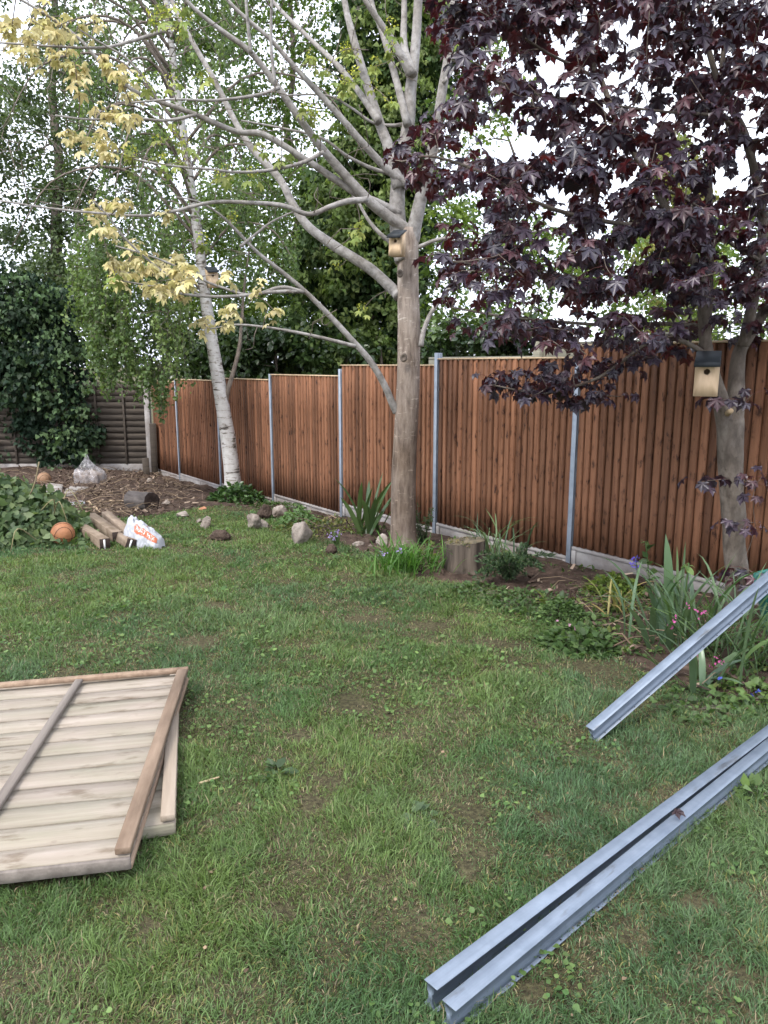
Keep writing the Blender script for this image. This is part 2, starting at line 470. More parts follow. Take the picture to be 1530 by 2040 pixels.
MAT['timber'] = nmat("weathered_timber", [(.3, (.14, .10, .072)), (.7, (.29, .225, .165))], (16, 1.6, 16), 1.2, layers=[([(.3, (.6, .58, .52)), (.6, (1, 1, 1))], W1, 4)], rough=.85, bump=.3, tint=.15)
MAT['dark_end'] = nmat("dark_end_grain", [(.3, (.018, .012, .010)), (.7, (.05, .032, .025))], W1, 20, rough=.9)
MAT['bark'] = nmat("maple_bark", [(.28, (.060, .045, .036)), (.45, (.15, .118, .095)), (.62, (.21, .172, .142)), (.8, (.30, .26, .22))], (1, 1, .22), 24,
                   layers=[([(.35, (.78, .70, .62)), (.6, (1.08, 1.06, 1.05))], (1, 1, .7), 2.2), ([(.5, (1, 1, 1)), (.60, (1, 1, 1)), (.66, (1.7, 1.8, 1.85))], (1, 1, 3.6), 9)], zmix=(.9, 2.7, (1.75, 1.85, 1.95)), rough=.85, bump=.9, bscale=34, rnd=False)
MAT['limb'] = nmat("maple_limb_bark", [(.28, (.14, .128, .117)), (.5, (.285, .268, .252)), (.8, (.43, .415, .398))], (1, 1, 1), 18,
                   layers=[([(.35, (.75, .72, .68)), (.6, (1.08, 1.08, 1.08))], W1, 3)], rough=.85, bump=.35, bscale=40, rnd=False)
MAT['twig'] = nmat("twig_bark", [(.3, (.09, .07, .055)), (.7, (.20, .165, .135))], W1, 12, rough=.85, rnd=False)
MAT['pbark'] = nmat("purple_maple_bark", [(.28, (.065, .050, .040)), (.5, (.145, .120, .099)), (.8, (.25, .215, .182))], (1, 1, .5), 17,
                    layers=[([(.35, (.72, .70, .66)), (.6, (1.06, 1.06, 1.05))], (1, 1, .8), 3)], rough=.85, bump=.9, bscale=30, rnd=False)
MAT['birch'] = nmat("birch_bark", [(.30, (.30, .275, .25)), (.5, (.43, .41, .385)), (.75, (.53, .515, .495))], (1, 1, 1), 9,
                    layers=[([(.34, (.09, .075, .065)), (.40, (.55, .5, .46)), (.46, (1, 1, 1))], (5, 5, 26), 1.15), ([(.30, (.06, .05, .045)), (.37, (.6, .56, .5)), (.42, (1, 1, 1))], (1, 1, 1.6), 5.0)], rough=.75, bump=.3, bscale=22, rnd=False)
MAT['soil'] = nmat("bare_soil", [(.25, (.034, .023, .018)), (.5, (.074, .052, .041)), (.75, (.135, .098, .078))], W1, 14, layers=[([(.3, (.7, .7, .7)), (.7, (1.25, 1.2, 1.15))], W1, 2)], rough=.95, bump=.8, bscale=45, rnd=False, spec=.15)
MAT['thatch'] = nmat("lawn_earth", [(.30, (.038, .032, .020)), (.47, (.085, .072, .046)), (.60, (.125, .112, .062)), (.78, (.20, .165, .115))], W1, 55, layers=[([(.3, (.7, .75, .65)), (.7, (1.15, 1.15, 1.1))], W1, 1.5)], rough=.95, bump=1.0, bscale=90, rnd=False, spec=.1)
MAT['rock'] = nmat("limestone", [(.25, (.12, .096, .08)), (.5, (.27, .23, .195)), (.75, (.42, .37, .325))], W1, 9, layers=[([(.32, (.35, .28, .23)), (.5, (1, 1, 1))], W1, 4)], rough=.9, bump=.5, bscale=30)
MAT['clod'] = nmat("soil_clod", [(.3, (.04, .028, .022)), (.7, (.10, .072, .056))], W1, 18, rough=.95, bump=.8, bscale=40, spec=.15)
MAT['boxwood'] = nmat("fresh_pine", [(.3, (.46, .33, .20)), (.7, (.58, .43, .28))], (14, 14, 1.5), 1.2, rough=.6)
MAT['felt'] = nmat("dark_green_felt", [(.3, (.007, .010, .013)), (.7, (.016, .022, .027))], W1, 40, rough=.55)
MAT['black'] = nmat("dark_hole", [(.3, (.006, .005, .005)), (.7, (.012, .01, .01))], W1, 10, rough=.9)
MAT['stump'] = nmat("old_stump_wood", [(.34, (.022, .017, .014)), (.5, (.085, .066, .051)), (.75, (.18, .145, .112))], (9, 9, .8), 1.3, layers=[([(.36, (.3, .27, .24)), (.52, (1, 1, 1))], (1, 1, .5), 3)], rough=.9, bump=.7)
MAT['charred'] = nmat("dark_log_bark", [(.3, (.025, .021, .02)), (.5, (.07, .06, .056)), (.8, (.17, .15, .135))], (1, 4, 4), 3, rough=.9, bump=.7)
MAT['moss'] = nmat("stump_top", [(.3, (.05, .04, .03)), (.5, (.10, .085, .055)), (.75, (.19, .145, .095))], W1, 12, rough=.95, bump=.6)
MAT['plastic_white'] = nmat("white_plastic", [(.3, (.36, .37, .40)), (.7, (.43, .44, .47))], W1, 6, rough=.38, bump=.25, bscale=9)
MAT['print'] = nmat("orange_print", [(.3, (.42, .115, .055)), (.7, (.52, .16, .08))], W1, 8, rough=.45)
MAT['print_white'] = nmat("white_print", [(.3, (.74, .72, .70)), (.7, (.80, .79, .78))], W1, 8, rough=.45)
MAT['ball'] = nmat("orange_rubber", [(.3, (.26, .105, .045)), (.7, (.40, .175, .08))], W1, 5, layers=[([(.3, (.75, .72, .7)), (.6, (1, 1, 1))], W1, 12)], rough=.6, bump=.15, bscale=90)
MAT['ball_old'] = nmat("faded_rubber", [(.3, (.20, .11, .06)), (.7, (.32, .19, .11))], W1, 5, rough=.7)
MAT['slab'] = nmat("paving", [(.3, (.25, .225, .205)), (.7, (.42, .39, .365))], W1, 8, layers=[([(.35, (.45, .38, .32)), (.55, (1, 1, 1))], W1, 3)], rough=.9, bump=.2, bscale=40)
MAT['brickbit'] = nmat("brick_piece", [(.3, (.30, .13, .07)), (.7, (.44, .22, .13))], W1, 14, rough=.9, bump=.3)
MAT['tub'] = nmat("green_plastic", [(.3, (.008, .085, .066)), (.7, (.014, .12, .095))], W1, 4, rough=.4)
MAT['roofing'] = nmat("pale_shed", [(.3, (.45, .45, .46)), (.7, (.62, .62, .63))], W1, 4, rough=.6)
MAT['wire'] = nmat("dark_wire", [(.3, (.04, .04, .045)), (.7, (.08, .08, .085))], W1, 4, rough=.5, metal=.5)
MAT['chips'] = leafmat("bark_chips", .85, .15, .0)
MAT['contents'] = nmat("bagged_rubble", [(.3, (.10, .075, .06)), (.7, (.25, .20, .17))], W1, 16, rough=.9, bump=.6)
m_, nt_, out_ = _mat("clear_polythene")
p_ = nt_.nodes.new("ShaderNodeBsdfPrincipled"); p_.inputs["Base Color"].default_value = (.62, .60, .62, 1); p_.inputs["Roughness"].default_value = .22
tr_ = nt_.nodes.new("ShaderNodeBsdfTransparent"); mx_ = nt_.nodes.new("ShaderNodeMixShader")
nz_ = _noise(nt_, _coords(nt_, W1, False), 14, 4); rz_ = _ramp(nt_, [(.38, (.06, .06, .06)), (.75, (.50, .50, .50))]); nt_.links.new(nz_.outputs["Fac"], rz_.inputs[0])
nt_.links.new(rz_.outputs[0], mx_.inputs[0]); nt_.links.new(tr_.outputs[0], mx_.inputs[1]); nt_.links.new(p_.outputs[0], mx_.inputs[2]); nt_.links.new(mx_.outputs[0], out_.inputs[0])
MAT['polythene'] = m_

# ------------------------------------------------------------------ lawn sheet, soil bed

xs = np.concatenate([[-500, -200, -80, -40, -22, -14, -10], np.arange(-8, 5.51, .07), [7, 10, 15, 25, 45, 90, 200, 500]])
ys = np.concatenate([[-60, -20, -6, -2, 0, .6], np.arange(1, 16.51, .07), [18, 22, 28, 40, 70, 130, 300, 900]])
X, Y = np.meshgrid(xs, ys)
Z = zg(X, Y)
nx = len(xs); i = np.arange(len(ys) - 1)[:, None] * nx; j = np.arange(nx - 1)[None]
g = Geo(); g.add(np.stack([X, Y, Z], -1).reshape(-1, 3), np.stack([i + j, i + j + 1, i + nx + j + 1, i + nx + j], -1).reshape(-1, 4))
tag(g.build("lawn", MAT['thatch'], smooth=True), "earth and thatch of the patchy back garden lawn", "lawn", kind="structure")

EDGE_PX = [(1900, 1500), (1640, 1440), (1530, 1405), (1400, 1385), (1310, 1350), (1240, 1300), (1195, 1245), (1120, 1225), (1040, 1185), (950, 1165), (880, 1160), (790, 1130), (720, 1100),
           (650, 1080), (600, 1045), (540, 1022), (470, 1008), (410, 1012), (350, 1020), (290, 1030), (225, 1035), (150, 1050), (60, 1075), (-60, 1085), (-260, 1085)]
EDGE = np.array([gp(*q)[:2] for q in EDGE_PX])
BEDPOLY = np.vstack([EDGE, [(-11, 9), (-11, 17), (-4.4, 16.6)], fence_pt(5.5, -.25), fence_pt(2, -.25), fence_pt(-2.2, -.25)])
PATCHES = [(gp(490, 1014), .34, .22), (gp(437, 1072), .22, .15), (gp(395, 1280), .16, .09), (gp(622, 1608), .07, .06), (gp(700, 1405), .13, .09), (gp(860, 1250), .22, .08), (gp(935, 1625), .07, .05),
           (gp(1385, 1800), .07, .035), (gp(1480, 1960), .06, .04), (gp(655, 1560), .10, .05), (gp(1085, 1640), .05, .03), (gp(430, 1210), .15, .06), (gp(1000, 1285), .2, .06), (gp(1060, 1990), .05, .03), (gp(730, 1235), .2, .07),
           (gp(600, 1470), .09, .05), (gp(560, 1830), .05, .03), (gp(930, 1740), .06, .04), (gp(1180, 1330), .16, .07), (gp(300, 1850), .05, .03)]
def bed_sd(x, y):
    s = np.where(inpoly(x, y, BEDPOLY), 1.0, -1.0) * polydist(x, y, EDGE)
    return s + .16 * (fbm(x * 2.2, y * 2.2, 31, 4) - .5) * 2
def bare(x, y):
    """0..1 how much the grass gives way to earth"""
    b = np.clip(bed_sd(x, y) * 5 + .35, 0, 1)
    for p, a, c in PATCHES:
        q = np.hypot((x - p[0]) / a, (y - p[1]) / (c * 1.8)) + .5 * (fbm(x * 9, y * 9, 5, 3) - .5)
        b = np.maximum(b, np.clip(1.35 - q, 0, 1))
    return b
st = .05
gx = np.arange(-10, 4.6, st); gy = np.arange(2.4, 16.8, st)
X, Y = np.meshgrid(gx, gy); SD = bed_sd(X, Y)
lump = fbm(X * 4.5, Y * 4.5, 12, 4) - .45
Z = zg(X, Y) + np.clip(SD * .22, -.07, .02) + np.clip(SD * 3, 0, 1) * .075 * lump
debris_zone = np.exp(-(((X + 4.6) / 3.0) ** 2 + ((Y - 12.4) / 2.6) ** 2))
Z = Z + np.clip(SD, 0, 1) * debris_zone * .05 * (fbm(X * 7, Y * 7, 21, 3) - .2)
def bed_z(x, y):
    sd = bed_sd(x, y)
    z = zg(x, y) + np.clip(sd * .22, -.07, .02) + np.clip(sd * 3, 0, 1) * .075 * (fbm(x * 4.5, y * 4.5, 12, 4) - .45)
    return np.maximum(z, zg(x, y))
nx = len(gx); i = np.arange(len(gy) - 1)[:, None] * nx; j = np.arange(nx - 1)[None]
F = np.stack([i + j, i + j + 1, i + nx + j + 1, i + nx + j], -1).reshape(-1, 4)
keep = (SD.ravel()[F] > -.25).any(1)
g = Geo(); g.add(np.stack([X, Y, Z], -1).reshape(-1, 3), F[keep])
tag(g.build("soil_bed", MAT['soil'], smooth=True), "bare brown soil bed running along the fences", "flower bed", kind="structure")

# ------------------------------------------------------------------ new close-board fence
fence = thing("board_fence", "new reddish brown vertical board fence with steel posts and concrete gravel boards", "fence", (*fence_pt(0), float(zg(*fence_pt(0)))))
NS = 24
PITCHX = (1.88 - .05) / NS
def wedge(h, v):
    r = np.random.default_rng(v)
    w = PITCHX - .010; a = .026 + .004 * r.random(); b = .012 + .003 * r.random()
    prof = [(0, 0), (0, a), (.004, a + .002), (w - .003, b), (w, b - .002), (w, 0)]
    lv = np.linspace(0, h, 5); V = []
    for q, z in enumerate(lv):
        for x, y in prof: V.append((x + .0015 * r.standard_normal() * (0 < q), y + .001 * r.standard_normal(), z))
    n = 6; F = []
    for q in range(4):
        for s_ in range(n - 1): F.append((q * n + s_, q * n + s_ + 1, (q + 1) * n + s_ + 1, (q + 1) * n + s_))
    gg = Geo(); gg.add(np.array(V), [np.array(F), np.array([[5, 4, 3, 2, 1, 0]]), np.array([[24, 25, 26, 27, 28, 29]])])
    return gg.mesh("slat", MAT['slat'])
SLATS = [wedge(PH - .014, v) for v in range(5)]
ang = math.atan2(FD[1], FD[0])
def frame_to(o, p, z):          # local x along the fence, local y toward the garden
    o.rotation_euler = (0, 0, ang); o.location = (p[0] - fence.location[0], p[1] - fence.location[1], z - fence.location[2])
SGN = 1.0 if (np.array([-math.sin(ang), math.cos(ang)]) @ FN) > 0 else -1.0
for ka, kb, zt in PANELS:
    L = (kb - ka) * 1.88 - .05
    p = fence_pt(ka) + FD * .025
    g = Geo()
    for z0, z1 in ((0, .045), (PH / 2 - .03, PH / 2 + .03), (PH - .075, PH - .03)): g.add(*box_vf((0, -.045 * SGN, z0), (L, -.012 * SGN, z1)))
    g.add(*box_vf((0.002, -.011 * SGN, .004), (L - .002, -.001 * SGN, PH - .022)))  # backing sheet added behind the slats, its dark tone standing for groove shade
    pn = g.build("panel", MAT['slat_back'], fence, local=True); frame_to(pn, p, zt - PH)
    n = int(round(L / PITCHX))
    for q in range(n):
        o = link("slat", SLATS[rng.integers(0, 5)], pn)
        o.location = (q * PITCHX + .004 + rng.normal(0, .0012), .001 * SGN, .002)
        if SGN < 0: o.scale = (1, -1, 1)
        o.rotation_euler = (0, rng.normal(0, .0016), 0)
    g = Geo(); g.add(*bevel_box((-.004, -.052, PH - .012), (L + .004, .032, PH + .004) if SGN > 0 else (L + .004, .052, PH + .006), .004))
    link("capping", g.mesh("capping", MAT['cap']), pn)
    # gravel board with raised border
    g = Geo(); H = .165
    g.add(*bevel_box((0, -.03, 0), (L, .012, H), .004))
    for a, b in (((0, .0122, H - .035), (L, .026, H - .001)), ((0, .0122, 0.0), (.05, .026, H - .036)), ((L - .05, .0122, 0.0), (L, .026, H - .036))): g.add(*bevel_box(a, b, .005))
    if ka >= 2: g.add(*bevel_box((L * .5 - .03, .0122, 0), (L * .5 + .03, .026, H - .036), .005))
    gb = g.build("gravel_board", MAT['concrete'], fence, local=True); frame_to(gb, p, zt - PH - H - .003)
    if SGN < 0: gb.scale = (1, -1, 1)
def i_section(g, L, fl=.052, dp=.075, th=.0028, holes=True):
    """galvanised I-section lying along +X, standing on its lower flange (z=0), flanges along Y"""
    for z in (0, dp - th): g.add(*bevel_box((0, -fl / 2, z), (L, fl / 2, z + th), .0008))
    g.add(*bevel_box((0, -.010, th), (L, -.007, dp - th), .0005)); g.add(*bevel_box((0, .007, th), (L, .010, dp - th), .0005))
    for s_ in (-1, 1): g.add(*bevel_box((0, s_ * .0102 if s_ > 0 else -.0152, .028), (L, .0152 if s_ > 0 else -.0102, .047), .003))
POST_TOP = {0: 700, 1: 703, 2: 735, 3: 745, 4: 757, 5: 757}
for k, py in POST_TOP.items():
    p = fence_pt(k); zt = at_z(py, p[1]); zb = float(zg(*p)) - .12
    g = Geo(); i_section(g, zt - zb, .048, .070)
    o = g.build("post", MAT['post_steel'], fence, local=True)
    # stand it up: X up, lower flange toward the garden
    up = Vector((0, 0, 1)); nrm = Vector((-FN[0], -FN[1], 0)); side = nrm.cross(up)
    q = p + FN * .034
    o.matrix_local = Matrix.Translation((q[0] - fence.location[0], q[1] - fence.location[1], zb - fence.location[2])) @ Matrix((up, side, nrm)).transposed().to_4x4()

# ------------------------------------------------------------------ old lapped fence across the end of the garden
CX, CY = fence_pt(5.75)
BY = CY + .1
def lap_fence(name, label, x0, x1, y, z0, z1, mat, nsl, bat, rz=0.0, cap=None):
    t = thing(name, label, "fence", (x1, y, z0))
    t.rotation_euler = (0, 0, rz)
    L = x1 - x0; ph = (z1 - z0) / nsl
    for q in range(nsl):
        g = Geo(); n = 12; xx = np.linspace(-L, 0, n)
        wav = .012 * (fbm(xx * 2.1 + q * 7, xx * 0 + q, 3, 3) - .5) * 2
        lo = np.stack([xx, np.full(n, -.0125), q * ph - .012 + wav], -1); hi = np.stack([xx, np.full(n, -.006), (q + 1) * ph + xx * 0], -1)
        lb = lo + [0, .006, 0]; hb = hi + [0, .005, 0]
        V = np.vstack([lo, hi, hb, lb]); i_ = np.arange(n - 1)
        F = [np.stack([a * n + i_, a * n + i_ + 1, b * n + i_ + 1, b * n + i_], -1) for a, b in ((0, 1), (1, 2), (2, 3), (3, 0))]
        g.add(V, np.vstack(F)); g.build("slat", mat, t, local=True)
    for b in bat:
        g = Geo(); g.add(*bevel_box((b - x1 - .02, -.046, -.01), (b - x1 + .02, -.018, z1 - z0), .003)); g.build("batten", mat, t, local=True)
    if cap:
        g = Geo(); g.add(*bevel_box((-L, -.05, z1 - z0 + .014), (0, .03, z1 - z0 + .04), .003)); g.build("capping", cap, t, local=True)
    return t
zb0 = float(zg(CX, BY))
bx = [at(q, 860, BY)[0] for q in (250, 195, 140, 85, 30, -25, -80)]
lf = lap_fence("lapped_fence", "old shade darkened brown lapped wooden fence across the far end behind the ivy", CX - 4.6, CX - .12, BY, zb0 + .2, zb0 + 1.85, MAT['old_slat'], 13, bx)
g = Geo(); g.add(*bevel_box((-4.48, -.03, -.22), (0, .02, -.004), .005)); g.build("gravel_board", MAT['concrete'], lf, local=True)
g = Geo(); g.add(*bevel_box((-.03, -.12, -.3), (.08, -.02, 1.75), .01)); g.build("concrete_post", MAT['concrete'], lf, local=True)
def wood_post(name, label, p, h, w, tilt=0):
    g = Geo(); V, F = bevel_box((-w / 2, -w / 2, -.1), (w / 2, w / 2, h), .008)
    V = V + .01 * (np.stack([vnoise3(V * 7 + 2, 1), vnoise3(V * 7 + 5, 2), vnoise3(V * 7, 3)], -1) - .5)
    g.add(V, F); o = g.build(name, MAT['old_slat'])
    o.location = (p[0], p[1], float(zg(p[0], p[1]))); o.rotation_euler = (tilt, tilt * .6, .3)
    return tag(o, label, "post")
q = at(308, 930, CY - .35); wood_post("timber_post", "tall dark rotting timber post at the far fence corner", q, 1.05, .13, .02)
q = at(291, 928, CY - .45); wood_post("timber_post", "short pale sawn timber post beside the tall corner post", q, .36, .13, -.03)

# ------------------------------------------------------------------ neighbour's old fence and shed glimpsed over the top
pA = fence_pt(.445, -.40); zA = at_z(690, pA[1])
of = thing("neighbour_fence", "weathered grey green horizontal board fence peeping over the new fence", "fence", (pA[0], pA[1], zA - 1.9))
def nb_board(k0, k1, z0, z1, nm="board"):
    a = fence_pt(k0, -.42); L = abs(k1 - k0) * 1.88
    g = Geo(); g.add(*bevel_box((0, -.012, z0), (L, .012, z1), .003))
    o = g.build(nm, MAT['grey_board'], of, local=True)
    o.location = (a[0] - of.location[0], a[1] - of.location[1], 0); o.rotation_euler = (0, 0, ang)
for q in range(4):
    nb_board(-.30, .42, 1.9 - .15 * (q + 1) + .004, 1.9 - .15 * q); nb_board(.47, 1.35, 1.78 - .15 * (q + 1) + .004, 1.78 - .15 * q)
    nb_board(-1.1, -.34, 1.9 - .15 * (q + 1) + .004, 1.9 - .15 * q)
nb_board(-.30, .42, 1.903, 1.935, "rail"); nb_board(.47, 1.35, 1.783, 1.81, "rail")
for k in (.445, -.32):
    a = fence_pt(k, -.40); g = Geo(); g.add(*bevel_box((-.045, -.045, 0), (.045, .045, 1.96), .006)); g.add(*bevel_box((-.055, -.055, 1.962), (.055, .055, 1.985), .006))
    o = g.build("post", MAT['grey_board'], of, local=True); o.location = (a[0] - of.location[0], a[1] - of.location[1], 0); o.rotation_euler = (0, 0, ang)
a = fence_pt(-.55, -2.2); zt = at_z(655, a[1])
sh = thing("pale_shed", "pale grey roofed shed behind the purple maple beyond the fence", "shed", (a[0], a[1], float(zg(*a))), ang)
hh = zt - float(zg(*a))
g = Geo(); g.add(*bevel_box((-1.3, -.8, 0), (1.1, .6, hh - .16), .01)); g.build("wall", MAT['roofing'], sh, local=True)
g = Geo()
for q in range(16):
    x0 = -1.36 + q * .157; g.add(*bevel_box((x0, -.9, hh - .15), (x0 + .15, .7, hh - .12 + .02 * (q % 2)), .006))
g.build("roof", MAT['roofing'], sh, local=True)
a = fence_pt(-.72, -.32); zt = at_z(655, a[1])
wm = thing("wire_panel", "dark square wire mesh panel along the fence top behind the purple maple", "wire mesh", (a[0], a[1], zt - .35), ang)
for q in range(12):
    g = Geo(); v, f = tube([(-.6 + q * .1, 0, 0), (-.6 + q * .1, 0, .35)], [.003, .003], 5); g.add(v, f); g.build("wire", MAT['wire'], wm, local=True)
for q in range(4):
    g = Geo(); v, f = tube([(-.6, 0, .02 + q * .105), (.5, 0, .02 + q * .105)], [.003, .003], 5); g.add(v, f); g.build("wire", MAT['wire'], wm, local=True)

# ------------------------------------------------------------------ tree builder
class Skel:
    """limbs and twigs; remembers points along them so that later shoots can spring from the nearest one"""
    def __init__(s): s.pos = []; s.rad = []; s.thick = Geo(); s.thin = Geo(); s.own = []
    def limb(s, pts, r0, r1, sides=9, n=None, rough=.08, geo=None, flare=0.0, seed=0, own=False):
        P = catmull(pts, n or max(6, len(pts) * 5)); t = np.linspace(0, 1, len(P)); R = r0 + (r1 - r0) * t ** .85
        if flare: R = R * (1 + flare * np.exp(-t * 14))
        v, f = tube(P, R, sides, rough, seed); 
        if own: gg = Geo(); gg.add(v, f); s.own.append(gg)
        else: (geo or s.thick).add(v, f)
        s.pos.extend(P); s.rad.extend(R)
        return P
    def attach(s, targets, r_tip=.0035, grow=.009, sag=.0, wob=.12, rmax=.03, lim=None):
        T = np.asarray(targets, float); ends = []
        base = np.array(s.pos)
        d0 = np.array([np.min(np.linalg.norm(base - t, axis=1)) for t in T])
        pos = list(base); rad = list(s.rad)
        A = np.zeros((len(pos) + len(T) * 7, 3)); Rr = np.zeros(len(A)); m = len(pos); A[:m] = pos; Rr[:m] = rad
        for q in np.argsort(d0):
            t = T[q]; d = np.linalg.norm(A[:m] - t, axis=1)
            c = d + .35 * np.maximum(A[:m, 2] - t[2], 0)
            k = int(np.argmin(c)); L = d[k]
            if lim and L > lim: ends.append((q, None)); continue
            a = A[k]; mid = (a + t) / 2 + rng.normal(0, wob, 3) * L * .5 + np.array([0, 0, -sag * L])
            P = catmull([a, mid, t], 8); r0 = min(rmax, Rr[k] * .75, r_tip + grow * L)
            R = np.linspace(max(r0, r_tip), r_tip, 8)
            v, f = tube(P, R, 5 if r0 > .008 else 4); s.thin.add(v, f)
            A[m:m + 7] = P[1:]; Rr[m:m + 7] = R[1:]; m += 7
            ends.append((q, unit(P[-1] - P[-2])))
        s.pos = list(A[:m]); s.rad = list(Rr[:m])
        out = [None] * len(T)
        for q, e in ends: out[q] = e
        return out
def rnd_dir(n, up=0.0):
    v = rng.normal(0, 1, (n, 3)); v[:, 2] += up
    return unit(v)
def tints(n, pal, jit=.22):
    pal = np.asarray(pal, float); w = rng.random(n) * (len(pal) - 1); i = np.minimum(w.astype(int), len(pal) - 2); u = (w - i)[:, None]
    c = pal[i] * (1 - u) + pal[i + 1] * u
    return c * (1 + jit * rng.normal(0, 1, (n, 1))).clip(.45, 1.7)
def clumps(geo, cen, per, rad, size, pal, tmpl=LEAF2, flat=.7, droop=.25, jit=.2, up=.5):
    """leaves gathered in clumps round given centres"""
    M = len(cen); n = M * per
    c = np.repeat(cen, per, 0); rr = np.repeat(np.asarray(rad) * rng.uniform(.6, 1.3, M), per)
    off = rnd_dir(n) * (rng.random((n, 1)) ** .45) * rr[:, None] * np.array([1, 1, flat])
    pc = np.repeat(tints(M, pal, .1), per, 0) * (1 + jit * rng.normal(0, 1, (n, 1))).clip(.4, 1.8)
    t = unit(off * np.array([1, 1, .4]) + rnd_dir(n) * .5 * rr[:, None] + np.array([0, 0, -droop]) * rr[:, None])
    nn = unit(rnd_dir(n) * .9 + off / rr[:, None] * .6 + np.array([0, 0, up]))
    scatter(geo, *tmpl, c + off, t, nn, size * rng.uniform(.65, 1.3, n), pc)

# ------------------------------------------------------------------ grey maple with cream leaves (middle)
b0 = gp(803, 1090)
mt = thing("maple_tree", "bare grey limbed maple with cream young leaves in the middle of the border", "tree", b0)
TY = b0[1]
sk = Skel()
trunk = Geo()
tp = [(803, 1102), (803, 1050), (804, 960), (808, 860), (813, 760), (815, 660), (813, 580), (813, 510), (817, 455)]
P = catmull([at(x, y, TY) for x, y in tp], 44)
wd = np.interp(np.linspace(0, 1, 44), np.linspace(0, 1, 9), [66, 58, 55, 53, 51, 49, 46, 44, 40])
R = np.array([pxw(w, TY) / 2 * .87 for w in wd]); R[:4] *= [1.35, 1.18, 1.08, 1.02]
v, f = tube(P, R, 22, .07, 3, 7.0); trunk.add(v, f); sk.pos.extend(P); sk.rad.extend(R)
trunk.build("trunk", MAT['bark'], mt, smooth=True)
def lim(spec, y1, w0, w1, **k):
    n = len(spec); q = [at(x, y, TY + (y1 - TY) * (i_ / (n - 1)) ** 1.1) for i_, (x, y) in enumerate(spec)]
    return sk.limb(q, pxw(w0, TY) / 2 * .86, pxw(w1, y1) / 2 * .86, own=True, **k)
lim([(820, 480), (828, 440), (842, 378), (864, 288), (881, 180), (896, 90), (903, 10), (912, -120), (925, -330)], 7.0, 33, 9, sides=12)
lim([(806, 520), (796, 480), (791, 413), (796, 341), (812, 260), (818, 180), (826, 110), (832, 20), (836, -120), (830, -380)], 7.5, 42, 12, sides=14, rough=.06)
lim([(822, 150), (805, 90), (805, 0), (800, -180)], 7.7, 20, 8)
lim([(819, 150), (790, 95), (757, 45), (722, -10), (660, -140)], 7.1, 20, 7)
lim([(812, 250), (788, 155), (760, 60), (741, 5), (720, -120)], 7.8, 18, 7)
lim([(795, 375), (776, 300), (756, 245), (735, 180), (713, 108), (698, 54), (686, 0), (660, -160)], 7.6, 27, 10, sides=12)
lim([(817, 462), (775, 432), (738, 403), (690, 352), (645, 300), (600, 240), (553, 173), (500, 105), (440, 60), (380, 10), (300, -80)], 6.6, 26, 6, sides=10)
lim([(815, 372), (770, 335), (730, 293), (680, 235), (632, 182), (587, 133), (535, 75), (470, 18), (430, -30)], 6.9, 19, 6)
lim([(797, 425), (755, 405), (712, 386), (660, 352), (600, 312), (525, 268), (470, 262), (392, 229), (310, 199), (262, 178), (205, 130), (150, 70), (60, 10), (0, -20)], 6.5, 19, 4)
lim([(795, 590), (784, 578), (738, 536), (666, 490), (615, 452), (585, 410), (556, 355), (505, 300), (470, 245), (430, 165), (390, 95), (350, 20), (320, -60)], 8.1, 27, 7, sides=10)
lim([(790, 820), (780, 800), (765, 765), (738, 720), (700, 676), (650, 622), (605, 578), (560, 540), (510, 500), (470, 458), (435, 425), (395, 402), (350, 392)], 6.6, 19, 2.5)
lim([(755, 243), (720, 190), (675, 133), (625, 85), (545, 5), (480, -80)], 8.3, 16, 6)
